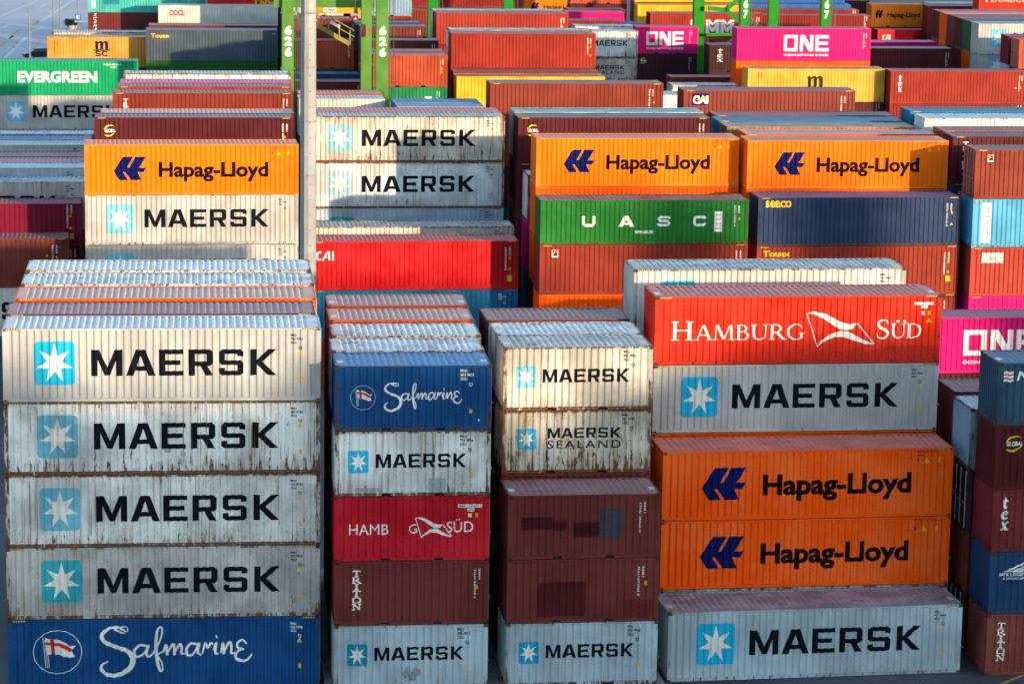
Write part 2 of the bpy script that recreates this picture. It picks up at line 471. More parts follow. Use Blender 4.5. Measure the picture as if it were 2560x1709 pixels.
SERIF = {
    'H': (.98, [([(.16, 0), (.16, 1)], A, 0), ([(.78, 0), (.78, 1)], A, 0), ([(.2, .52), (.76, .52)], B_, 0), ([(0, .02), (.32, .02)], .04, 0), ([(0, .98), (.32, .98)], .04, 0), ([(.62, .02), (.94, .02)], .04, 0), ([(.62, .98), (.94, .98)], .04, 0)]),
    'A': (.95, [([(.10, 0), (.45, 1)], .07, 0), ([(.45, 1), (.82, 0)], A, 0), ([(.2, .34), (.7, .34)], B_, 0), ([(0, .02), (.22, .02)], .04, 0), ([(.66, .02), (.95, .02)], .04, 0)]),
    'M': (1.16, [([(.14, 0), (.18, 1)], .07, 0), ([(.2, 1), (.58, .06)], A, 0), ([(.56, .04), (.92, 1)], .07, 0), ([(.98, 0), (.94, 1)], A, 0), ([(0, .02), (.28, .02)], .04, 0), ([(.84, .02), (1.14, .02)], .04, 0)]),
    'B': (.80, [([(.16, 0), (.16, 1)], A, 0), ([(.14, .97), (.4, .97), (.58, .76), (.4, .54), (.18, .53)], [B_, B_, .14, B_, B_], 1), ([(.3, .53), (.52, .5), (.68, .27), (.5, .03), (.14, .03)], [B_, B_, A, B_, B_], 1), ([(0, .98), (.2, .98)], .04, 0), ([(0, .02), (.2, .02)], .04, 0)]),
    'U': (.94, [([(.16, 1), (.16, .35), (.28, .08), (.48, .02), (.68, .1), (.78, .36), (.78, 1)], [A, A, .12, .07, .06, .06, .06], 1), ([(0, .98), (.32, .98)], .04, 0), ([(.64, .98), (.92, .98)], .04, 0)]),
    'R': (.92, [([(.16, 0), (.16, 1)], A, 0), ([(.14, .97), (.45, .97), (.64, .74), (.44, .49), (.18, .48)], [B_, B_, A, B_, B_], 1), ([(.4, .49), (.82, .02)], .16, 0), ([(0, .98), (.2, .98)], .04, 0), ([(0, .02), (.32, .02)], .04, 0), ([(.7, .02), (.96, .02)], .04, 0)]),
    'G': (.98, [([(.84, .74), (.72, .95), (.48, 1), (.2, .84), (.1, .5), (.2, .16), (.5, 0), (.82, .1)], [.03, .06, .07, .14, A, .14, .07, .06], 1), ([(.82, .06), (.82, .42)], .14, 0), ([(.62, .42), (.98, .42)], .04, 0)]),
    'S': (.72, [([(.6, .74), (.54, .94), (.34, .99), (.12, .84), (.18, .62), (.44, .46), (.6, .28), (.5, .06), (.28, 0), (.1, .08), (.05, .28)], [.03, .06, .07, .12, .15, .16, .14, .1, .07, .06, .03], 1)]),
    'D': (.98, [([(.16, 0), (.16, 1)], A, 0), ([(.14, .97), (.48, .95), (.78, .75), (.84, .48), (.74, .2), (.46, .04), (.14, .03)], [B_, .07, .14, A, .14, .07, B_], 1), ([(0, .98), (.2, .98)], .04, 0), ([(0, .02), (.2, .02)], .04, 0)]),
    'T': (.84, [([(.42, 0), (.42, 1)], A, 0), ([(.04, .95), (.8, .95)], .1, 0), ([(.05, .78), (.05, .97)], .06, 0), ([(.79, .78), (.79, .97)], .06, 0), ([(.24, .03), (.6, .03)], .07, 0)]),
    'I': (.44, [([(.22, 0), (.22, 1)], A, 0), ([(.02, .97), (.42, .97)], .07, 0), ([(.02, .03), (.42, .03)], .07, 0)]),
    'O': (.90, [([(.45, .97), (.14, .8), (.1, .5), (.14, .2), (.45, .03), (.76, .2), (.8, .5), (.76, .8), (.45, .97)], [.08, .14, A, .14, .08, .14, A, .14, .08], 1)]),
    'N': (.92, [([(.16, 0), (.16, 1)], .10, 0), ([(.16, 1), (.76, 0)], A, 0), ([(.76, 0), (.76, 1)], .10, 0), ([(0, .03), (.32, .03)], .07, 0), ([(.6, .97), (.92, .97)], .07, 0), ([(0, .97), (.2, .97)], .07, 0)]),
    't': (.62, [([(.34, 1), (.24, .25), (.34, .06), (.52, .1)], [.1, .17, .15, .05], 1), ([(.04, .66), (.6, .70)], .07, 0)]),
    'e': (.78, [([(.14, .36), (.62, .48), (.56, .66), (.36, .7), (.14, .46), (.16, .14), (.4, .02), (.66, .14)], [.05, .06, .11, .07, .15, .16, .1, .05], 1)]),
    'x': (.86, [([(.12, .68), (.24, .64), (.56, .06), (.76, .06)], [.08, .14, .16, .07], 1), ([(.76, .66), (.66, .68), (.2, .04), (.06, .06)], [.09, .07, .06, .09], 1)]),
}
def serif(m, txt, u0, u1, v0, v1, big=None):
    """book-style capitals; letters whose index is in big stand taller"""
    tot = sum(SERIF[c][0] * (1.0 if big is None or i in big else .80) for i, c in enumerate(txt)); x = u0; k = (u1 - u0) / tot
    for i, c in enumerate(txt):
        sc = 1.0 if big is None or i in big else .80; wd = SERIF[c][0]
        top = v1 - (v1 - v0) * sc
        lines = [([(a / wd, b) for a, b in p], q, s) for p, q, s in SERIF[c][1]]
        m.strokes((x, x + wd * k * sc * .97, top, v1), lines); x += wd * k * sc
def serif_down(m, txt, u0, u1, v0, v1, gap=.12):
    n = len(txt); st = (v1 - v0) / n
    for i, c in enumerate(txt):
        wd = SERIF[c][0]; cw = (u1 - u0) * min(1, wd / .92); cu = (u0 + u1) / 2
        m.strokes((cu - cw / 2, cu + cw / 2, v0 + i * st, v0 + (i + 1 - gap) * st), [([(a / wd, b) for a, b in p], [1.75 * v for v in q] if isinstance(q, list) else q * (1.75 if q > .08 else 2.6), s) for p, q, s in SERIF[c][1]])
def kite(m, r):        # the signal flag between the two words: two white wings in a thin outline
    m.polyin(r, [(0, .95), (.10, 1), (.28, .93), (.5, .70), (.62, .63), (.74, .66), (.68, .50), (.60, .46), (.50, .48), (.40, .60), (.24, .80), (.10, .93)])
    m.polyin(r, [(.17, 0), (.23, .18), (.36, .36), (.5, .44), (.62, .42), (.80, .22), (1.0, .05), (.88, .06), (.70, .16), (.56, .26), (.42, .27), (.28, .16)])
    T = lambda a, b: (m.X(r[0]) + a * (m.X(r[1]) - m.X(r[0])), m.Z(r[3]) + b * (m.Z(r[2]) - m.Z(r[3])))
    for a, b in (((0, .96), (.17, 0)), ((.74, .66), (1.0, .06))): m.ribbon([T(*a), T(*b)], .035 * m.H / 2.9, smooth=False)
SCRIPT = [
    ([(.165, .86), (.13, .90), (.095, .96), (.17, 1.0), (.172, .9), (.12, .99), (.06, .97), (.012, .84), (.03, .70), (.10, .60), (.18, .50), (.212, .34), (.19, .16), (.12, .03), (.05, .03), (.012, .12), (.008, .22), (.05, .31)], [.012, .03, .03, .02, .02, .035, .04, .05, .052, .05, .055, .062, .06, .052, .05, .046, .038, .022], 1),
    ([(.31, .58), (.27, .63), (.225, .54), (.225, .42), (.25, .39), (.29, .48), (.315, .62), (.30, .46), (.315, .39), (.35, .47)], [.03, .036, .04, .04, .036, .03, .036, .04, .036, .026], 1),
    ([(.345, .46), (.39, .72), (.405, .93), (.39, .98), (.37, .9), (.362, .6), (.37, .3), (.39, .10), (.405, .12), (.40, .26), (.375, .42), (.42, .50)], [.024, .03, .03, .028, .036, .046, .046, .034, .03, .026, .024, .026], 1),
    ([(.41, .48), (.428, .62), (.436, .41)], [.03, .038, .038], 1), ([(.437, .45), (.47, .63), (.482, .57), (.482, .41)], [.028, .038, .038, .038], 1), ([(.483, .45), (.515, .63), (.53, .57), (.53, .44), (.56, .45)], [.028, .038, .038, .034, .026], 1),
    ([(.64, .60), (.60, .65), (.565, .56), (.565, .43), (.59, .40), (.62, .5), (.645, .65), (.635, .46), (.66, .42)], [.03, .036, .04, .04, .034, .03, .036, .038, .026], 1),
    ([(.665, .44), (.685, .64), (.70, .56), (.72, .64), (.735, .62)], [.026, .038, .036, .036, .03], 1),
    ([(.735, .5), (.755, .65), (.75, .46), (.77, .42)], [.024, .036, .038, .026], 1), ([(.755, .77), (.763, .78)], .05, 0),
    ([(.785, .44), (.80, .64), (.806, .42)], [.028, .038, .038], 1), ([(.808, .46), (.84, .66), (.855, .58), (.855, .44), (.88, .44)], [.028, .038, .038, .034, .026], 1),
    ([(.955, .62), (.93, .70), (.895, .64), (.90, .54), (.935, .52), (.89, .46), (.885, .34), (.92, .28), (.96, .30), (.99, .42)], [.026, .034, .038, .036, .026, .036, .042, .042, .036, .024], 1)]
def flag_ring(m, r):
    x0, x1, z1, z0 = m.X(r[0]), m.X(r[1]), m.Z(r[2]), m.Z(r[3]); cx, cz = (x0 + x1) / 2, (z0 + z1) / 2
    m.ribbon([(cx + (x1 - x0) / 2 * math.cos(R(k * 10)), cz + (z1 - z0) / 2 * math.sin(R(k * 10))) for k in range(37)], .014 * (x1 - x0), smooth=False)
    T = lambda a, b: (x0 + a * (x1 - x0), z0 + b * (z1 - z0))
    for a in (.20, .235, .27): m.ribbon([T(a, .84 - abs(a - .2)), T(a + .055, .14)], .012 * (x1 - x0), smooth=False)
    m.poly([T(*q) for q in ((.24, .84), (.34, .80), (.48, .80), (.62, .74), (.76, .64), (.88, .64), (.78, .53), (.86, .38), (.70, .37), (.52, .44), (.40, .46), (.28, .44))])
def flag_cross(m, r):
    x0, x1, z1, z0 = m.X(r[0]), m.X(r[1]), m.Z(r[2]), m.Z(r[3]); T = lambda a, b: (x0 + a * (x1 - x0), z0 + b * (z1 - z0)); m.k = 90
    m.poly([T(*q) for q in ((.25, .68), (.40, .67), (.56, .63), (.76, .50), (.80, .555), (.79, .60), (.60, .70), (.42, .73), (.255, .74))])
    m.poly([T(*q) for q in ((.35, .81), (.42, .81), (.45, .45), (.38, .455))])
ONE = [(0.0, [(0, 0), (0, 1), (.92, 1), (.92, 0)], [[(.21, .19), (.21, .81), (.71, .81), (.71, .19)]]),
       (1.07, [(0, 0), (0, 1), (.30, 1), (.68, .40), (.68, 1), (.90, 1), (.90, 0), (.62, 0), (.22, .62), (.22, 0)], []),
       (2.10, [(0, 0), (0, 1), (.90, 1), (.90, .80), (.22, .80), (.22, .60), (.86, .60), (.86, .41), (.22, .41), (.22, .20), (.90, .20), (.90, 0)], [])]
def one(m, r):
    for ox, out, holes in ONE:
        T = lambda q: [((a + ox) / 3.0, b) for a, b in q]
        m.polyin(r, T(out), [T(h) for h in holes])
UASC = [(.198, .265, [([(.12, 1), (.12, .3), (.25, .13), (.75, .13), (.88, .3), (.88, 1)], .27, 0)]), (.374, .449, None), (.558, .624, [([(.93, .74), (.86, .87), (.2, .87), (.1, .72), (.2, .52), (.8, .5), (.9, .3), (.8, .13), (.14, .13), (.07, .28)], .24, 0)]),
        (.732, .795, [([(.94, .7), (.86, .87), (.22, .87), (.11, .72), (.11, .28), (.22, .13), (.86, .13), (.94, .32)], .26, 0)])]
def uasc(m, r):
    for u0, u1, ln in UASC:
        if ln: m.strokes((u0, u1, r[2], r[3]), ln)
        else: m.polyin((u0, u1, r[2], r[3]), [(0, 0), (.36, 1), (.64, 1), (1, 0), (.72, 0), (.67, .16), (.33, .16), (.28, 0)], [[(.39, .36), (.5, .70), (.61, .36)]])
def msc_m(m, r):
    m.polyin(r, [(.12, .42), (.12, .86), (.05, .90), (.18, .985), (.30, .93), (.30, .89), (.40, .985), (.51, .985), (.59, .89), (.69, .985), (.80, .985), (.91, .87), (.91, .42), (.72, .42), (.72, .82), (.67, .85), (.61, .79), (.61, .42), (.42, .42), (.42, .82), (.37, .85), (.31, .79), (.31, .42)])
    m.strokes(r, [([(-.02, .42), (.10, .37), (.26, .38), (.38, .42), (.50, .37), (.64, .38), (.76, .42), (.9, .37), (1.02, .42)], .065, 1)])
    m.strokes(r, [([(.42, .27), (.36, .305), (.22, .305), (.15, .24), (.24, .18), (.36, .155), (.43, .09), (.36, .035), (.2, .035), (.13, .09)], .085, 1), ([(.84, .24), (.78, .295), (.66, .305), (.55, .25), (.53, .17), (.57, .08), (.67, .035), (.80, .045), (.85, .10)], .09, 1)])
def hmm(m, r):
    for o in (0, .355, .69):
        if o == 0: m.polyin(r, [(0, 0), (0, .78), (.09, .78), (.09, .48), (.22, .48), (.22, .78), (.31, .78), (.31, 0), (.22, 0), (.22, .3), (.09, .3), (.09, 0)])
        else: m.polyin(r, [(o, 0), (o, .78), (o + .07, .78), (o + .155, .42), (o + .24, .78), (o + .31, .78), (o + .31, 0), (o + .23, 0), (o + .23, .42), (o + .185, .16), (o + .125, .16), (o + .08, .42), (o + .08, 0)])
        m.polyin(r, [(o, .86), (o, 1), (o + .09, 1), (o + .155, .74), (o + .22, 1), (o + .31, 1), (o + .31, .86), (o + .25, .86), (o + .155, .56), (o + .06, .86)] if o else [(0, .86), (0, 1), (.31, 1), (.31, .86)])
def wing(m, r):
    m.strokes(r, [([(0, .05), (.3, .3), (.62, .62), (1, 1)], [.05, .14, .14, .02], 1), ([(.14, .06), (.5, .22), (.96, .70)], [.04, .12, .02], 1), ([(.3, .05), (.62, .16), (.9, .46)], [.04, .10, .02], 1), ([(.46, .04), (.7, .1), (.84, .28)], [.04, .08, .02], 1)])
def jrool(m, r):
    m.strokes(r, [([(0, .12), (.05, .1), (.10, .2), (.11, .75)], .10, 1), ([(.11, .92), (.11, 1.0)], .1, 0), ([(.2, .2), (.2, .78)], .1, 0), ([(.2, .6), (.25, .76), (.31, .77)], .09, 1), ([(.45, .76), (.37, .62), (.37, .34), (.45, .2), (.54, .34), (.54, .62), (.45, .76)], .10, 1), ([(.70, .76), (.62, .62), (.62, .34), (.70, .2), (.79, .34), (.79, .62), (.70, .76)], .10, 1), ([(.90, .2), (.90, 1)], .10, 0)])

_mk = {}
def part(name, L, H, key, fn, mat, lift=.003, cut=True):
    k = (name, L, H, key)
    if k not in _mk:
        m = Mark(L, H); fn(m); _mk[k] = m.mesh(name, lift, cut)
    return (name, _mk[k], mat)
def ink(c, w=.3): return paint(c, w, 'ink', .5)
def M_star(L, H, r, c=CYAN, w=.3):
    return [part('emblem_square', L, H, r, lambda m: star_square(m, r), ink(c, w)), part('star', L, H, r, lambda m: star(m, r), ink((.72, .72, .68), w))]
def M_maersk(size, H, c=CYAN, w=.3, dx=0.0):
    L = LEN[size]
    if size == 40: rs, rt = (.098 + dx, .226 + dx, .175, .765), (.276 + dx, .860 + dx, .290, .645)
    else: rs, rt = (.085 + dx, .217 + dx, .29, .635), (.262 + dx, .843 + dx, .345, .555)
    return M_star(L, H, rs, c, w) + [part('lettering', L, H, ('mk', rt), lambda m: maersk(m, rt), ink(INK, w))]
def M_code_h(size, H, txt, c=INK):
    L = LEN[size]; ln = txt.split('|')
    if size == 40: u0, k, v0, hh, st = .905, .0062, .085, .031, .051
    else: u0, k, v0, hh, st = .80, .0135, .06, .040, .062
    def fn(m):
        for i, s in enumerate(ln): m.text(s, u0, u0 + k * len(s) * .78, v0 + i * st, v0 + i * st + hh, .03)
        m.polyin((u0 + k * 4.1, u0 + k * 5.7, v0 + 3.35 * st, v0 + 4.35 * st), [(0, .45), (0, 1), (1, 1), (1, .45), (.5, 0)], [[(.22, .5), (.22, .82), (.78, .82), (.78, .5), (.5, .24)]])
    return [part('identification_code', L, H, txt, fn, ink(c, .3))]
def M_code_v(size, H, txt='TEXU 482015 7|45G1', c=WHITE, u=None):
    L = LEN[size]; u = u or (.943 if size == 40 else .905); d = .0075 if size == 40 else .011; s = d * 2.6
    a, b = txt.split('|')
    def fn(m):
        m.text(a, u, u + d, .13, .60, .03, rot=True)
        m.text(b, u + s, u + s + d, .13, .30, .03, rot=True)
    return [part('identification_code', L, H, (txt, u), fn, ink(c, .3))]
def M_warn(size, H, u, v, s=1.0, tri=True, lab=None):
    L = LEN[size]; r = []
    du = .008 * s * 12.192 / L; dv = .033 * s * 2.896 / H
    if tri: r.append(part('warning_triangle', L, H, (u, v, s), lambda m: m.polyin((u - du, u + du, v - dv, v + dv), [(0, 0), (1, 0), (.5, 1)]), ink(YEL, .2)))
    if lab: r.append(part('height_label', L, H, (lab, s), lambda m: m.rect(lab[0] - du * .55, lab[0] + du * .55, lab[1] - dv, lab[1] + dv), ink((.80, .38, .01), .2)))
    return r
def M_text(size, H, name, txt, u0, u1, v0, v1, c, bold=.02, **k):
    L = LEN[size]
    return [part(name, L, H, (txt, u0, u1, v0, v1), lambda m: m.text(txt, u0, u1, v0, v1, bold, **k), ink(c, .25))]
def M_fn(size, H, name, fn, r, c, w=.25):
    L = LEN[size]; return [part(name, L, H, (fn.__name__, r), lambda m: fn(m, r), ink(c, w))]
def M_plate(size, H, name, u0, u1, v0, v1, c, w=.2): 
    return [part(name, LEN[size], H, ('pl', u0, u1, v0, v1), lambda m: m.rect(u0, u1, v0, v1), ink(c, w), .002)]
def M_hapag(size, H):
    if size == 40: r, t = (.135, .286, .237, .703), (.344, .858, .345, .632)
    else: r, t = (.07, .23, .27, .60), (.307, .94, .36, .56)
    return M_fn(size, H, 'emblem', hook, r, HBLUE) + M_text(size, H, 'lettering', 'Hapag-Lloyd', *t, HTXT, .036)
def M_hapag_small(size, H, code):
    return M_code_h2(size, H, code) + M_warn(size, H, .908, .176, 1.25, True, (.952, .176))
def M_code_h2(size, H, code):
    a, b = code.split('|'); L = LEN[size]
    def fn(m): m.text(a, .875, .95, .035, .062, .012); m.text(b, .875, .900, .088, .115, .012); m.rect(.874, .881, .15, .195)
    return [part('identification_code', L, H, code, fn, ink((.12, .02, .01), .2))]
def M_hs(size, H, part_worn=False):
    if size == 40: q = ((.058, .524, .36, .635), (.527, .768, .23, .745), (.772, .938, .36, .63))
    else: q = ((.095, .348, .425, .585), (.521, .756, .32, .645), (.722, .894, .395, .56))
    L = LEN[size]
    def fn(m):
        if part_worn:
            m.text('HAMB', q[0][0], q[0][1], q[0][2], q[0][3], 0); m.text('G', .479, .532, .43, .57, 0)
            m.text('S\u00dcD', q[2][0], q[2][1], q[2][2], q[2][3], 0)
        else:
            serif(m, 'HAMBURG', *q[0], big={0}); serif(m, 'SUD', *q[2], big={0})
            for uu in (.842, .866): m.rect(uu, uu + .011, q[2][2] + .005, q[2][2] + .035)
    return [part('lettering', L, H, ('hs', part_worn), fn, ink(WHITE, .35))] + M_fn(size, H, 'emblem', kite, q[1], WHITE, .35)
def M_saf(size, H):
    if size == 40: r, t = (.081, .235, .155, .76), (.294, .786, .115, .81)
    else: r, t = (.10, .257, .30, .665), (.314, .816, .262, .69)
    L = LEN[size]
    return M_fn(size, H, 'emblem', flag_ring, r, WHITE, .35) + M_fn(size, H, 'flag_cross', flag_cross, r, (.55, .03, .03), .35) + [part('lettering', L, H, ('saf', t), lambda m: m.strokes(t, [(p, [1.2 * q * (.55 + q / .035 * .5) for q in wd] if isinstance(wd, list) else wd * 1.4, sm) for p, wd, sm in SCRIPT]), ink(WHITE, .5))]
def M_global(size, H, u=.085, v=.27, s=1.0, lime=(.55, .62, .02)):
    L = LEN[size]; k = 12.192 / L * s; a, b = .048 * k, .135 * s
    def ring(m):
        for t0, t1 in ((200, 20), (20 + 160, 360)): pass
        for a0 in (20, 205):
            pts = []; wd = []
            for i in range(13):
                t = R(a0 + 8 + i * 11); pts.append((m.X(u) + a * L * .62 * math.cos(t), m.Z(v) + b * H * .82 * math.sin(t) + math.cos(t) * .07 * s)); wd.append(.012 + .085 * s * math.sin(math.pi * i / 12) * (i / 12 if a0 < 100 else 1 - i / 12) * 1.5)
            m.ribbon(pts, wd, smooth=False)
    return [part('swoosh', L, H, ('gl', u, v, s), ring, ink(lime, .2))] + M_text(size, H, 'lettering', 'GLOBAL', u - a * .52, u + a * .62, v - b * .26, v + b * .26, WHITE, .03, shear=.2)
def M_cai(size, H, u0=.024, u1=.112, v0=.20, v1=.385):
    def cai(m, r):
        m.strokes(r, [([(.30, .88), (.10, .88), (.06, .8), (.06, .16), (.12, .1), (.28, .1)], .20, 0), ([(.36, 0), (.66, 1)], .16, 0), ([(.62, .34), (.46, .34)], .12, 0), ([(.72, 0), (.70, 1)], .17, 0), ([(.92, 0), (.92, 1)], .20, 0)])
    return M_fn(size, H, 'lettering', cai, (u0, u1, v0, v1), WHITE)
def M_florens(size, H, u0=.058, u1=.088, v0=.10, v1=.25):
    def f(m, r): m.k = 10; m.strokes(r, [([(.2, .62), (.45, .80), (.85, .80)], [.05, .14, .05], 1), ([(.15, .22), (.4, .50), (.85, .56)], [.05, .14, .05], 1), ([(.22, .2), (.35, .5), (.45, .7)], .10, 1)])
    e = (u1 - u0) * .08
    return M_plate(size, H, 'logo_plate', u0, u1, v0, v1, WHITE) + [part('logo_panel', LEN[size], H, (u0, v0), lambda m: m.rect(u0 + e, u1 - e, v0 + .008, v1 - .03), ink((.004, .02, .12)), .0035)] + [part('emblem', LEN[size], H, (u0, v0), lambda m: f(m, (u0, u1, v0, v1 - .02)), ink(YEL), .004)]

# ------------------------------------------------------------ kinds of container: paint, wear, marks, look
C = dict(mkw=(.50, .495, .47), mkg=(.43, .435, .43), mkb=(.33, .42, .48), mkp=(.62, .66, .66), mkd=(.30, .325, .345), cream=(.52, .495, .43),
         orange=(1.0, .098, .002), maroon=(.078, .012, .016), brown=(.135, .027, .024), redbr=(.25, .032, .019), rust=(.20, .032, .019), orbr=(.36, .055, .022), red=(.52, .008, .012), hsred=(.60, .022, .007), bright=(.26, .024, .016),
         saf=(.003, .060, .20), navy=(.018, .038, .095), nyk=(.026, .072, .125), blue=(.015, .12, .36), sky=(.03, .24, .52), pale=(.07, .32, .53), ltb=(.20, .31, .43),
         green=(.014, .15, .022), ever=(.008, .30, .12), dgreen=(.015, .09, .05), pink=(.60, .006, .15), msc=(.60, .33, .045), yellow=(.75, .36, .010), teal=(.05, .36, .33), tealr=(.22, .42, .42), crim=(.17, .008, .030), grey=(.06, .082, .11), white=(.62, .63, .61), pinkr=(.42, .06, .10), dark=(.05, .018, .022))
def mkm(size, H, code, c=CYAN, w=.3, dx=0.0, pat=()):
    return lambda: [q for a in pat for q in M_plate(size, H, 'paint_patch', *a, (.33, .36, .39), .5)] + M_maersk(size, H, c, w, dx) + M_code_h(size, H, code) + (M_warn(size, H, .934, .335, 1, True, (.936, .70)) if size == 40 else M_warn(size, H, .88, .66, .9, False, (.88, .68)))
def vcode(size, H, code, *more): return lambda: sum(more, []) + M_code_v(size, H, code) + M_warn(size, H, .957 if size == 40 else .925, .52, .8, True, (.957 if size == 40 else .925, .42))
S_ = {}
def sty(name, c, wear, look, marks=None, frame=None, roofwear=None, door=False, hz=True, roof=None, plates=False):
    S_[name] = dict(c=C[c] if isinstance(c, str) else c, wear=wear, look=look, marks=marks or (lambda: []), frame=wear if frame is None else frame, rw=wear if roofwear is None else roofwear, door=door, hz=hz, roof=roof, plates=plates)
sty('mkclean', (.41, .415, .415), .05, 'clean light grey container with a star square', mkm(40, HC, 'MRSU|705 9542|45G1', CYAN, .1), frame=.2, roof=(.68, .71, .74))
sty('mkrust', 'mkp', .84, 'heavily rust streaked grey container with a star square', mkm(40, HC, 'MRKU|452 0180|45G1', PALECY, .6, .006, ((.505, .525, .62, .70), (.555, .572, .68, .75))), frame=1.15)
sty('mkpale', 'mkp', .76, 'bluish pale container with pale blue star square, rusty posts', mkm(40, HC, 'MRKU|367 8783|45G1', PALECY, .4, .010), frame=1.05)
sty('mkgrey', 'mkg', .68, 'dark grey container with teal star square', mkm(40, HC, 'MRKU|527 3860|45G1', TEALCY, .5, .012), frame=.85)
sty('saf40', 'saf', .5, 'dark blue container with white script and ringed flag', lambda: M_saf(40, HC) + M_code_h(40, HC, 'MRKU|253 9192|45G1', WHITE) + M_warn(40, HC, .934, .335, 1, True, (.936, .70)), frame=.5)
sty('maroon', 'maroon', .2, 'dark maroon container', vcode(40, HC, 'TCLU 904417 3|45G1'), roof=(.30, .13, .15))
sty('maroonroof', 'brown', .25, 'brown container under a mauve roof', vcode(40, HC, 'GESU 618830 1|45G1'))
sty('orange', 'orange', .1, 'plain orange container', None, roof=(.66, .36, .28))
sty('mkworn', 'mkw', .7, 'worn white container with scuffed roof', mkm(40, HC, 'MSKU|922 5310|45G1', PALECY, .5), frame=.85, roofwear=.75, roof=(.78, .79, .80))
sty('mkwhite', 'mkw', .4, 'white container with rusty roof edges', mkm(40, HC, 'MSKU|846 2207|45G1'), frame=.85, roof=(.76, .77, .79))
sty('saf20', 'saf', .48, 'bright blue short container with white script', lambda: M_saf(20, ST) + M_code_h(20, ST, 'MRKU|683 4621|22G1', WHITE) + M_warn(20, ST, .87, .7, .9, False, (.868, .70)) + M_plate(20, ST, 'paint_patch', .70, .77, .84, .93, (.004, .09, .24), .4) + M_plate(20, ST, 'label_plate', .915, .925, .82, .85, WHITE), frame=.8, plates=True, roof=(.03, .20, .50))
sty('mk20b', 'mkp', .7, 'pale short container with a blue star square', mkm(20, ST, 'MRKU|753 4824|22G1', CYAN, .3, 0, ((.60, .71, .72, .93), (.13, .3, .86, .93))), frame=.95)
sty('hs20', (.44, .006, .020), .25, 'crimson short container with gaps in its lettering', lambda: M_hs(20, ST, True) + M_plate(20, ST, 'code_plate', .795, .95, .13, .18, WHITE) + M_plate(20, ST, 'size_plate', .855, .90, .19, .24, WHITE) + [part('identification_code', LEN[20], ST, 'hsc', lambda m: (m.text('MASU 145351 0', .80, .945, .14, .172, .01), m.text('22G1', .86, .895, .198, .23, .01)), ink(INK, .1), .005)] + M_warn(20, ST, .91, .31, .9, False, (.916, .30)) + M_plate(20, ST, 'code_plate', .86, .882, .27, .33, WHITE), frame=.35)
sty('triton20', 'brown', .2, 'dark brown short container with vertical slab letters', lambda: [part('lettering', LEN[20], ST, 'tri', lambda m: serif_down(m, 'TRITON', .115, .175, .14, .76), ink(WHITE, .2))] + M_code_v(20, ST, 'TLLU 249058 4|22G1') + M_warn(20, ST, .91, .42, .9, False, (.92, .42)), frame=.3)
sty('mk20c', 'mkb', .5, 'bluish short container with smudged lower panel', lambda: M_maersk(20, ST, (.01, .25, .36), .4) + M_code_h(20, ST, 'MRKU|898 5817|22G1') + M_warn(20, ST, .88, .66, .9, False, (.88, .70)) + M_fn(20, ST, 'paint_smudge', lambda m, r: m.polyin(r, [(0, .5), (.2, .9), (.4, 1), (.5, .7), (.7, 1), (.95, .8), (1, .4), (.75, .3), (.66, 0), (.4, 0), (.36, .3), (.15, .2)]), (.44, .57, .66, .88), (.26, .32, .36), 1.0), frame=.75)
for n, cc, lk in (('wr1', 'white', 'white roof with grey patches'), ('wr2', 'mkw', 'stained white roof with brown blotches'), ('wr3', 'mkp', 'bluish white roof with rusty corner')):
    sty(n, cc, .8, 'short container, ' + lk, mkm(20, ST, 'MSKU|371 0%s|22G1' % len(lk), PALECY, .5), frame=.95, roofwear=.98, plates=(n != 'wr2'), roof=(.78, .79, .80))
sty('salmon', 'orbr', .35, 'short container with a salmon pink roof', vcode(20, ST, 'TGHU 330761 0|22G1'), frame=.4, plates=True, roof=(.58, .27, .20))
sty('pinkbrown', 'redbr', .4, 'short container with a dusty rose roof', vcode(20, ST, 'FCIU 271834 9|22G1'), frame=.5, plates=True, roof=(.42, .19, .19))
sty('brpatch', 'brown', .45, 'brown short container with a dark slate patch', lambda: M_code_v(20, ST, 'TTNU 104660 4|22G1', u=.86) + M_plate(20, ST, 'paint_patch', .600, .752, .21, .69, (.045, .045, .06), .3) + M_plate(20, ST, 'paint_patch', .09, .29, .34, .54, (.055, .010, .016), .3) + M_plate(20, ST, 'paint_patch', .292, .385, .40, .555, (.058, .010, .016), .3) + M_plate(20, ST, 'paint_patch', .43, .597, .43, .66, (.055, .009, .014), .3), frame=.4, plates=True)
sty('brplain', 'brown', .4, 'plain brown short container', lambda: M_code_v(20, ST, 'TLLU 271566 2|22G1', u=.86) + M_warn(20, ST, .91, .42, .9, False, (.912, .40)) + M_plate(20, ST, 'paint_patch', .20, .52, .36, .9, (.075, .012, .016), .3) + M_plate(20, ST, 'paint_patch', .77, .95, .66, .95, (.13, .02, .022), .3), frame=.4)
sty('mk20d', 'mkb', .5, 'bluish grey short container with a star square', mkm(20, ST, 'MRKU|850 7948|22G1', (.01, .30, .50), .4), frame=.8)
sty('mk20e', 'cream', .62, 'cream short container with a pale star square', mkm(20, ST, 'MRKU|852 2822|22G1', PALECY, .5), frame=1.0, roofwear=.75, plates=True)
sty('sealand20', 'cream', .98, 'very rusty short container with two lettered lines', lambda: M_star(LEN[20], ST, (.10, .228, .28, .61), CYAN, .7) + [part('lettering', LEN[20], ST, 'sea', lambda m: maersk(m, (.303, .797, .275, .435)), ink(INK, .6))] + M_text(20, ST, 'lettering', 'SEALAND', .303, .797, .475, .60, INK, .012, space=1.25) + M_code_h(20, ST, 'MSMU|347 3100|22G1'), frame=1.15)
sty('mkblue', 'mkb', .3, 'blue grey container with star square and lilac roof', mkm(40, HC, 'MRSU|577 8655|45G1', CYAN, .1), frame=.6, roofwear=.66, roof=(.32, .30, .315), plates=True)
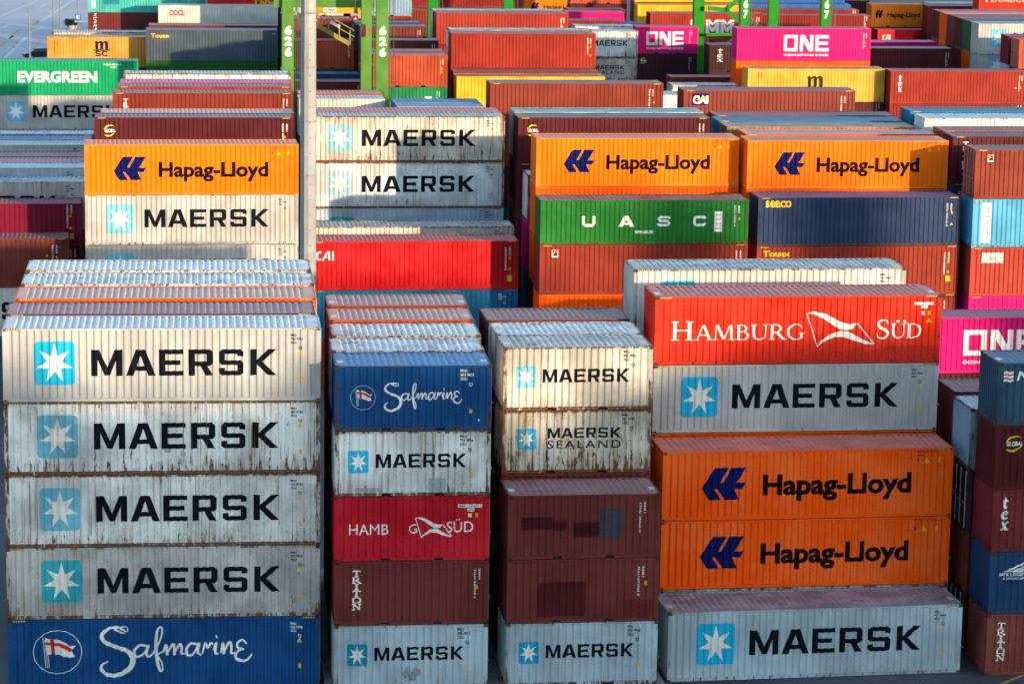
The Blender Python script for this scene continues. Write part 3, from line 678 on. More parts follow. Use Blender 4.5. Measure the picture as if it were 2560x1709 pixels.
sty('hapag40', 'orange', .22, 'vivid orange container with blue hooked emblem', lambda: M_hapag(40, HC) + M_hapag_small(40, HC, 'HAMU 257105 0|45G1'), frame=.15, roof=(.90, .07, .01))
sty('hapag40l', (1.0, .17, .003), .04, 'sunlit orange container with blue hooked emblem', lambda: M_hapag(40, HC) + M_hapag_small(40, HC, 'HAMU 125023 9|45G1'), frame=.2)  # yellower copy of the orange: sunlight put into the paint colour
sty('hapag40r', (1.0, .155, .003), .04, 'bright orange container with blue hooked emblem', lambda: M_hapag(40, HC) + M_hapag_small(40, HC, 'HAMU 101132 8|45G1'), frame=.2)
sty('hs40', 'hsred', .5, 'scarlet container with white book letters and kite emblem', lambda: M_hs(40, HC) + M_plate(40, HC, 'code_plate', .905, .972, .105, .145, WHITE) + M_plate(40, HC, 'size_plate', .93, .952, .155, .195, WHITE) + M_plate(40, HC, 'label_plate', .932, .941, .235, .295, WHITE) + M_warn(40, HC, .958, .365, 1, True, (.958, .265)), frame=.55, roofwear=.5, plates=True)
sty('mkshade', 'mkg', .1, 'mid grey container with a bright star square', mkm(40, HC, 'MRSU|828 6843|45G1', CYAN, .1), frame=.45)
sty('mkcream', 'mkw', .35, 'cream container with a black stained roof', mkm(40, HC, 'MRKU|502 9604|45G1', TEALCY, .4), frame=.9, roofwear=.98)
sty('nyknavy', 'nyk', .35, 'steel blue container with a striped flag', lambda: M_fn(20, ST, 'flag_stripe', lambda m, r: [m.polyin((r[0], r[1], a, a + .037), [(0, 0), (.3, .35), (.6, -.1), (1, .2), (1, 1.2), (.6, .9), (.3, 1.35), (0, 1)]) for a in (.14, .20, .26)], (.032, .10, .14, .30), WHITE) + M_fn(20, ST, 'flag_stripe', lambda m, r: [m.polyin((r[0], r[1], a, a + .024), [(0, 0), (.3, .35), (.6, -.1), (1, .2), (1, 1.2), (.6, .9), (.3, 1.35), (0, 1)]) for a in (.178, .238)], (.032, .0995, .14, .31), REDL) + M_text(20, ST, 'lettering', 'NYK', .12, .36, .13, .27, WHITE, .03, shear=.25), frame=.7, plates=True)
sty('global20', 'maroon', .2, 'maroon container with a lime ringed emblem', lambda: M_global(20, ST, .124, .27, 1.0), frame=.25)
sty('tex20', (.16, .022, .032), .2, 'wine red container with three tall lower case letters', lambda: [part('lettering', LEN[20], ST, 'tex', lambda m: serif_down(m, 'tex', .055, .12, .13, .64, .02), ink(WHITE, .2))], frame=.6)
sty('nyklog', (.012, .045, .115), .45, 'navy container with a white wing emblem', lambda: M_fn(20, ST, 'emblem', wing, (.10, .285, .13, .33), WHITE) + M_text(20, ST, 'lettering', 'NYK LOGISTICS', .07, .30, .335, .385, WHITE, .025) + M_text(20, ST, 'lettering', '& MEGACARRIER', .095, .29, .41, .44, WHITE, .02), frame=.5)
sty('triton20r', (.21, .052, .04), .35, 'brick brown container with vertical slab letters', lambda: [part('lettering', LEN[20], ST, 'trir', lambda m: serif_down(m, 'TRITON', .072, .132, .14, .76), ink(WHITE, .2))], frame=.4)
sty('palegrey', 'ltb', .45, 'pale blue grey container with a white roof', None, frame=.9, plates=True, roof=(.5, .54, .58))
sty('darkdoor', 'dark', .3, 'near black container with doors and lock rods', None, door=True)
sty('one40', 'pink', .05, 'magenta container with huge white letters', lambda: M_fn(40, HC, 'lettering', one, (.335, .66, .22, .68), WHITE) + M_text(40, HC, 'lettering', 'OCEAN NETWORK EXPRESS', .335, .66, .77, .825, WHITE, .02))
sty('one40b', 'pink', .05, 'magenta container, mostly hidden', None)
sty('one40c', 'pink', .05, 'bright pink container with huge white letters', lambda: M_fn(40, HC, 'lettering', one, (.35, .685, .20, .70), WHITE) + M_text(40, HC, 'lettering', 'OCEAN NETWORK EXPRESS', .35, .685, .78, .84, WHITE, .03) + M_code_v(40, HC, 'ONEU 023419 6|45G1') + M_warn(40, HC, .957, .52, .8, True, (.957, .42)))
sty('one20', 'pink', .05, 'short pink container with large white letters', lambda: M_fn(20, ST, 'lettering', one, (.16, .765, .17, .68), WHITE) + M_text(20, ST, 'lettering', 'OCEAN NETWORK EXPRESS', .16, .765, .76, .83, WHITE, .03) + M_code_v(20, ST, 'ONEU 118274 0|22G1', u=.86))
sty('mkcleanb', (.40, .39, .375), .2, 'light grey container with a star square', mkm(40, HC, 'MRSU|426 7943|45G1', PALECY, .2), frame=.6)
sty('global40', 'maroon', .15, 'dark red container with a lime ringed emblem', lambda: M_global(40, HC, .075, .28, 1.0) + M_code_v(40, HC, 'GLDU 761904 2|45G1') + M_warn(40, HC, .957, .52, .8, True, (.957, .42)))
sty('triton40', 'rust', .15, 'rusty red container with vertical slab letters', lambda: [part('lettering', LEN[40], HC, 'tri', lambda m: serif_down(m, 'TRITON', .055, .085, .14, .76), ink(WHITE, .2))] + M_code_v(40, HC, 'TCNU 551802 7|45G1') + M_warn(40, HC, .957, .52, .8, True, (.957, .42)))
sty('redbrown', 'redbr', .2, 'red brown container', vcode(40, HC, 'CAIU 883027 5|45G1'))
sty('magenta', 'pink', .05, 'magenta container under a pink roof', None, roof=(.80, .06, .40))
sty('magenta20', 'pink', .05, 'short magenta container', None)
sty('wr40', 'white', .85, 'white container with rust along its roof edge', mkm(40, HC, 'MSKU|810 4466|45G1', PALECY, .6), frame=1.2, roofwear=.8)
sty('brlit', 'brown', .2, 'dark brown container with two sunlit patches', lambda: M_code_v(40, HC, 'TEMU 710388 1|45G1', u=.918) + M_warn(40, HC, .895, .34, .8, True, (.94, .38)))
sty('crimson', 'crim', .12, 'deep crimson container with yellow label', lambda: M_code_v(40, HC, 'CAXU 990217 6|45G1', u=.928) + M_warn(40, HC, .947, .60, .9, True, (.947, .36)) + M_plate(40, HC, 'yellow_plate', .938, .962, .72, .84, YEL))
sty('mkrustl', 'mkg', .72, 'grey container with brown run marks', mkm(40, HC, 'MSKU|107 5588|45G1', PALECY, .5), frame=.8)
sty('greyblue', 'mkb', .2, 'blue grey container', mkm(40, HC, 'MSKU|644 0912|45G1', TEALCY, .3), roof=(.55, .58, .60))
sty('pinkred', 'pinkr', .3, 'container with a pink roof', vcode(40, HC, 'CAIU 442013 8|45G1'), roof=(.62, .10, .17))
sty('mklight', 'mkw', .2, 'pale container with a bluish front', mkm(40, HC, 'MRSU|388 1205|45G1', TEALCY, .3))
sty('blue', 'blue', .25, 'mid blue container', None)
sty('bluebright', (.01, .10, .42), .1, 'bright blue container', None)
sty('evergreen', 'ever', .08, 'bright green container with heavy white letters', lambda: M_text(40, HC, 'lettering', 'EVERGREEN', .176, .717, .30, .61, (.8, .8, .76), .042) + M_text(40, HC, 'identification_code', 'EMCU 860914 6', .764, .884, .08, .13, WHITE, .02) + M_text(40, HC, 'identification_code', '45G1', .81, .85, .165, .205, WHITE, .02))
sty('mkrustb', 'cream', .80, 'rust stained cream container with washed out star', mkm(40, HC, 'MRKU|248 2781|45G1', (.22, .46, .52), .5, -.012), frame=1.1, roofwear=.9)
sty('mkrustc', 'mkp', .64, 'whitewashed container with a faint blue star square', mkm(40, HC, 'MRKU|350 4401|45G1', (.32, .50, .58), .4, -.012), frame=1.0)
sty('cai40', 'red', .25, 'bright red container with small white letters', lambda: M_cai(40, HC) + M_code_v(40, HC, 'CXDU 217290 6|45G1', u=.934) + M_warn(40, HC, .957, .57, .9, True, (.957, .36)) + M_plate(40, HC, 'yellow_plate', .945, .970, .71, .84, YEL), frame=.2)
sty('bluecode', (.010, .13, .27), .3, 'blue container with white code', lambda: M_code_h(40, HC, 'MSKL|120310 8|45G1', WHITE), frame=.5)
sty('mkcream2', 'cream', .55, 'cream container with a patchy white roof', mkm(40, HC, 'MSKU|093 1147|45G1', PALECY, .5), frame=.95, roofwear=.85)
sty('beige20', 'cream', .35, 'short beige container', None, frame=.6)
sty('ltblue', 'ltb', .5, 'short pale blue container', None)
sty('midblue', (.05, .15, .36), .5, 'short denim blue container', None)
sty('uasc', 'green', .45, 'green container with four wide spaced white letters', lambda: M_fn(40, ST, 'lettering', uasc, (0, 1, .355, .595), WHITE) + M_text(40, ST, 'lettering', 'www.uasc.net', .452, .543, .655, .75, WHITE, .02) + M_plate(40, ST, 'sign_plate', .836, .872, .26, .72, WHITE) + [part('sign_line', LEN[40], ST, 'ara', lambda m: [m.strokes((.842, .866, v, v + .05), [([(0, .5), (.2, .2), (.5, .5), (.8, .2), (1, .7)], .3, 1)]) for v in (.30, .405, .51, .615)], ink(REDL, .1), .005)] + M_code_v(40, ST, 'UACU 536061 8|42G1', u=.931) + M_warn(40, ST, .957, .57, .8, False, (.957, .43)), frame=.75, roofwear=.9, roof=(.16, .15, .09))
sty('florens', 'redbr', .15, 'red brown container with a small square logo', lambda: M_florens(40, HC) + M_code_v(40, HC, 'FSCU 809140 2|45G1'), frame=.25)
sty('tealroof', 'tealr', .7, 'container with a mottled turquoise roof', None, roofwear=.98, roof=(.22, .46, .46))
sty('rust40', 'rust', .3, 'rusty brown container', lambda: M_code_v(40, HC, 'TRLU 745120 3|45G1', u=.915) + M_warn(40, HC, .945, .72, .8, True, (.945, .46)))
sty('beigeroof', (.33, .19, .12), .6, 'container with a ribbed beige roof', None, roof=(.42, .30, .24))
sty('seaco', 'navy', .45, 'dark navy container with a yellow name', lambda: M_text(40, HC, 'lettering', 'seaco', .037, .163, .003, .195, YEL, .03) + M_code_v(40, HC, 'SEGU 470112 5|45G1', u=.930) + M_warn(40, HC, .957, .55, .9, True, (.957, .33)), frame=.8, roof=(.13, .09, .19))
sty('touaxred', 'redbr', .15, 'red brown container with a yellow name', lambda: M_text(40, HC, 'lettering', 'Touax', .032, .166, .085, .20, YEL, .03) + M_code_v(40, HC, 'TOLU 880264 9|45G1', u=.928) + M_warn(40, HC, .950, .53, .9, True, (.950, .33)) + M_plate(40, HC, 'yellow_plate', .938, .962, .62, .74, YEL))
sty('florensb', 'rust', .2, 'red brown container with lock rods and square logo', lambda: M_florens(40, HC, .062, .091, .10, .25), door=True)
sty('dongfang', 'pale', .4, 'pale blue container with a tall white name board', lambda: M_plate(40, HC, 'sign_plate', .045, .093, .08, .90, WHITE) + [part('lettering', LEN[40], HC, 'df', lambda m: [m.text(ch, .060, .080, .17 + i * .083, .17 + i * .083 + .052, .01) for i, ch in enumerate('DONGFANG')], ink((.10, .14, .2), .1), .005)], frame=.7)
sty('signred', (.36, .045, .03), .15, 'brick red container with a white notice board', lambda: M_plate(40, HC, 'sign_plate', .055, .163, .10, .31, (.62, .58, .56)) + M_text(40, HC, 'lettering', 'tex', .085, .14, .15, .27, (.5, .3, .3), .03))
sty('darkletter', 'maroon', .2, 'dark maroon container with white vertical letters', lambda: [part('lettering', LEN[40], HC, 'il', lambda m: serif_down(m, 'TRITON', .050, .082, .12, .70), ink(WHITE, .2))])
sty('navy', 'navy', .25, 'navy container', lambda: M_text(40, HC, 'lettering', 'Seaco', .037, .163, .15, .30, YEL, .03))
sty('navy20', 'navy', .3, 'short navy container', None)
sty('salmon40', 'orbr', .2, 'container with a salmon roof', None)
sty('webwhite', 'mkp', .35, 'pale container with a red web address', lambda: M_text(40, HC, 'lettering', 'www.uanomine.com', .30, .575, .14, .25, (.42, .01, .05), .01), frame=.8)
sty('caiplate', (.20, .040, .030), .12, 'brown container with a blue name plate', lambda: M_plate(40, HC, 'logo_panel', .050, .145, .075, .36, (.006, .012, .12)) + [part('emblem', LEN[40], HC, 'caip', lambda m: m.polyin((.07, .145, .12, .32), [(0, .5), (1, 1), (1, 0)]), ink(YEL, .1), .0045)] + [part('lettering', LEN[40], HC, 'caip', lambda m: m.text('CAI', .054, .142, .125, .315, .05), ink(WHITE, .1), .006)] + M_code_v(40, HC, 'CAIU 462017 4|45G1', u=.915) + M_warn(40, HC, .945, .7, .8, False, (.945, .52)))
sty('wr20', 'white', .75, 'short white roofed container', None, frame=1.0, roofwear=.8)
sty('msc40', 'msc', .5, 'mustard yellow container with a black letter emblem', lambda: M_fn(40, HC, 'emblem', msc_m, (.42, .56, .20, .80), (.03, .024, .016)) + M_code_v(40, HC, 'MSDU 731042 8|45G1', (.10, .06, .02), u=.075), frame=.6)
sty('msc40l', (.64, .28, .045), .5, 'ochre container with a black letter emblem', lambda: M_fn(40, HC, 'emblem', msc_m, (.35, .475, .12, .62), (.012, .014, .03)) + M_code_v(40, HC, 'MSDU 204417 0|45G1', (.06, .04, .02), u=.055), frame=.7)
sty('tex40', 'bright', .1, 'orange red container with tall lower case letters', lambda: [part('lettering', LEN[40], HC, 'tex', lambda m: serif_down(m, 'tex', .053, .088, .13, .62, .02), ink(WHITE, .2))] + M_code_v(40, HC, 'TEXU 318442 1|45G1') + M_warn(40, HC, .92, .50, .9, True, (.957, .5)))
sty('redlit', (.20, .016, .014), .15, 'red container', vcode(40, HC, 'CAIU 774010 2|45G1'))
sty('bigred', 'bright', .12, 'large bright red container', lambda: M_code_v(40, HC, 'BMOU 660482 7|45G1', u=.94) + M_warn(40, HC, .963, .62, .8, True, (.963, .38)))
sty('redbright', (.28, .030, .019), .12, 'vermilion container', vcode(40, HC, 'TRHU 420885 1|45G1'))
sty('yellow', 'yellow', .3, 'golden yellow container', None, roofwear=.7, roof=(.40, .24, .12))
sty('orbrown', 'orbr', .3, 'short orange brown container', vcode(20, ST, 'TCKU 209118 6|22G1'))
sty('orbrown40', 'orbr', .3, 'orange brown container with lock rods', None, door=True)
sty('greenj', (.01, .17, .06), .25, 'short green container with rounded white letters', lambda: M_fn(20, ST, 'lettering', jrool, (.10, .74, .36, .80), WHITE) + M_plate(20, ST, 'sign_plate', .70, .79, .30, .44, WHITE) + M_code_v(20, ST, 'JIAU 400271 9|22G1', u=.86))
sty('rustroof', 'brown', .4, 'short brown container', vcode(20, ST, 'GATU 110846 3|22G1'), roofwear=.5)
sty('texred', 'redbr', .15, 'short red container with three vertical letters', lambda: [part('lettering', LEN[20], ST, 'texr', lambda m: serif_down(m, 'tex', .03, .12, .06, .60, .02), ink(WHITE, .2))])
sty('tex20d', 'dark', .15, 'short dark container with three vertical letters', lambda: [part('lettering', LEN[20], ST, 'texd', lambda m: serif_down(m, 'tex', .12, .24, .14, .62, .02), ink(WHITE, .2))])
sty('skyblue', 'sky', .3, 'short sky blue container', vcode(20, ST, 'CBHU 374402 5|22G1'))
sty('maroon20', 'maroon', .2, 'short maroon container', vcode(20, ST, 'GLDU 330195 0|22G1'))
sty('mk20f', 'mkp', .75, 'short pale container with dark letters', mkm(20, ST, 'MSKU|780 5512|22G1', PALECY, .6), frame=.9)
sty('sealand20b', 'cream', .92, 'short rust streaked container with two lettered lines', S_['sealand20']['marks'], frame=1.0)
sty('global20b', 'dark', .15, 'short dark container with a lime ringed emblem', lambda: M_global(20, ST, .12, .26, .85) + M_code_v(20, ST, 'GLDU 217740 8|22G1', u=.86))
sty('hapag20', (.85, .18, .006), .06, 'short orange container with blue hooked emblem', lambda: M_hapag(20, ST))
sty('hapag20b', (.82, .19, .008), .2, 'small orange container with a blue hooked emblem', lambda: M_hapag(20, ST))
sty('orange20', 'orange', .1, 'short orange container', None)
sty('hmm', 'bright', .2, 'orange red container with white block letters', lambda: M_fn(40, HC, 'lettering', hmm, (.36, .745, .24, .76), WHITE) + M_code_v(40, HC, 'HMMU 601842 3|45G1'))
sty('cai20', 'red', .2, 'short red container with small white letters', lambda: M_cai(20, ST, .10, .25, .22, .46))
sty('greend', 'dgreen', .2, 'dark green container', None)
sty('hs40b', 'hsred', .15, 'scarlet container with white book letters', lambda: M_hs(40, HC))
sty('touaxgrey', 'grey', .2, 'slate container with yellow name', lambda: M_text(40, HC, 'lettering', 'Touax', .036, .178, .12, .25, YEL, .03) + M_text(40, HC, 'identification_code', 'TOLU', .958, .985, .10, .14, WHITE, .02))
sty('green40', (.012, .09, .02), .2, 'green container', None)
sty('oocl', (.52, .53, .46), .25, 'cream container with red letters', lambda: M_text(40, HC, 'lettering', 'OOCL', .092, .218, .15, .34, (.62, .015, .04), .05))
sty('tealfar', 'teal', .35, 'teal container with a darker blue patch', lambda: M_plate(40, HC, 'paint_patch', .13, .52, 0.06, .50, (.02, .21, .26)) + M_plate(40, HC, 'paint_patch', .13, .27, .50, .70, (.02, .21, .26)) + M_plate(40, HC, 'sign_plate', .033, .068, .1, .86, WHITE) + [part('lettering', LEN[40], HC, 'chs', lambda m: m.text('CHINA SHIPPING', .042, .060, .14, .82, .01, rot=True), ink((.1, .2, .25), .1), .005)])
sty('zim', 'brown', .1, 'plum brown container with slanted white letters', lambda: [part('lettering', LEN[40], HC, 'zim', lambda m: [m.text(ch, .046, .078, .14 + i * .13, .14 + i * .13 + .09, .02, shear=.3) for i, ch in enumerate('ZCSMI')], ink(WHITE, .1))])
sty('redyellow', (.45, .02, .02), .15, 'red container with yellow letters', lambda: M_text(40, HC, 'lettering', 'MSC', .40, .56, .55, .92, YEL, .04))
for n, cc, lk in (('dkbrown', 'brown', 'brown'), ('dkmaroon', 'maroon', 'maroon'), ('dkblue', 'nyk', 'dull blue'), ('dkrust', 'rust', 'rust red'), ('dkgreen', 'dgreen', 'dark green')): sty(n, cc, .35, 'half hidden %s container' % lk, None)

HZ = ((.03, .022, .012), (.72, .42, .02))
def hazard_mesh(size, H, side):
    key = ('hz', size, H, side)
    if key not in _cm:
        b = MB(); L = LEN[size]; x = -L / 2 + .20 if side < 0 else L / 2 - .70
        b.box(x, x + .5, -W2 - .001, -W2 + .003, H - .070, H - .012); mi = [0] * 6
        for k in range(5): q = x + .02 + k * .098; b.quad((q, -W2 - .0025, H - .069), (q + .05, -W2 - .0025, H - .069), (q + .085, -W2 - .0025, H - .013), (q + .035, -W2 - .0025, H - .013)); mi.append(1)
        _cm[key] = mesh('hazard_stripe', b.v, b.f, mi)
    return _cm[key]
def plate_mesh(size, H, side):
    key = ('rp', size, H, side)
    if key not in _cm:
        x = side * (LEN[size] / 2 - .24); _cm[key] = MB().box(x - .12, x + .12, -.55, -.15, H - .012, H - .009).mesh('roof_number_plate')
    return _cm[key]
GROUP = 'shipping containers stacked in the yard'
def container(size, H, st, label, x, y, z, rz, near):
    s = S_[st]; t = thing('shipping_container', label, 'container', (x, y, z), rz, GROUP)
    wall = paint(s['c'], s['wear']); fr = paint(s['c'] if s['frame'] < .9 else tuple(v * .75 for v in s['c']), s['frame'], 'frame')
    rf = paint(s['roof'] or s['c'], s['rw'], 'roof', .55)
    obj('frame', cmesh('frame' if near else 'frame_all', size, H), fr, t)
    obj('side_wall', cmesh('side_wall', size, H), wall, t); obj('side_wall', cmesh('rear_wall', size, H), wall, t)
    obj('roof', cmesh('roof', size, H), rf, t)
    e, d = ('door', 'end_wall') if s['door'] else ('end_wall', 'door')
    obj(e, cmesh(e, size, H), wall, t)
    o2 = obj(d, cmesh(d, size, H), wall, t); o2.rotation_euler = (0, 0, math.pi)
    dr = [q for q in t.children if q.name.startswith('door')][0]
    if s['door'] or near:
        steel = plain('galvanised_rod', (.32, .32, .33), .5)
        for k in (-.95, -.28, .28, .95): obj('lock_rod', cmesh('lock_rod', size, H), steel, dr, (0, k, 0))
    if near:
        cs = paint(tuple(v * .55 for v in s['c']), min(1.2, s['frame'] + .35), 'frame')
        L = LEN[size]; hole = plain('casting_hole', (.008, .008, .008), .9)
        for mx in (0, 1):
            for mz in (0, 1):
                c = obj('corner_casting', cmesh('corner_casting', size, H), [cs, hole], t, (mx * (L - .178), 0, mz * (H - .118)))
                c = obj('corner_casting', cmesh('corner_casting', size, H), [cs, hole], t, (mx * (L - .178), 2 * W2 - .162, mz * (H - .118)))
    if s['hz'] and size == 40 and H > 2.7 and y < 215:
        for q in (-1, 1): obj('hazard_stripe', hazard_mesh(size, H, q), [plain('hazard_black', HZ[0]), plain('hazard_yellow', HZ[1])], t)
    if s['plates']:
        for q in (-1, 1): obj('roof_number_plate', plate_mesh(size, H, q), plain('white_plate', (.6, .62, .63)), t)
    for nm, me, mt in s['marks'](): obj(nm, me, mt, t)
    return t
TIER = ['top of', 'second in', 'third in', 'fourth in', 'fifth in', 'sixth in']
used = {}
def stack(place, size, x, y, rot, base, vis, nh, ns):
    tiers = [(q.rstrip('-'), ST if q.endswith('-') else HC) for q in vis.split()]
    z = base + sum(h for _, h in tiers) + nh * HC + ns * ST
    deep = 1.12 if y < 130 else 1.0; rz = R(rot); cx, cy = x - math.sin(rz) * W2 * deep, y + math.cos(rz) * W2 * deep
    for i, (st, h) in enumerate(tiers):
        z -= h; look = S_[st]['look']
        if place.startswith('the '): lab = '%s, %s %s' % (look, TIER[i], place)
        else: lab = '%s, %s%s' % (look, '' if i == 0 else TIER[i][:-3] + ' tier ', place)
        if len(lab.split()) > 16: lab = lab.replace(' container', '', 1) if ' container ' in lab.split(',')[0] else lab
        if len(lab.split()) > 16: lab = lab.replace('half hidden ', '').replace(' short', '', 1) if ' short' in lab.split(',')[0] else lab.replace('half hidden ', '')
        if len(lab.split()) > 16: print('LONG', len(lab.split()), lab)
        if lab in used: print('DUP', lab)
        used[lab] = 1
        container(size, h, st, lab, cx, cy, z, rz, y < 130).scale = (1, deep, 1)
    for k in range(nh + ns):
        h = HC if k < nh else ST; z -= h; m = whole_mesh(size, h); c, q = math.cos(rz), math.sin(rz); o = len(BURIED[0])
        BURIED[0].extend([(cx + c * v.co.x - q * v.co.y, cy + q * v.co.x + c * v.co.y, z + v.co.z) for v in m.vertices])
        BURIED[1].extend([tuple(o + j for j in p.vertices) for p in m.polygons]); BURIED[2].extend([random.randrange(5)] * len(m.polygons))
BURIED = ([], [], [])

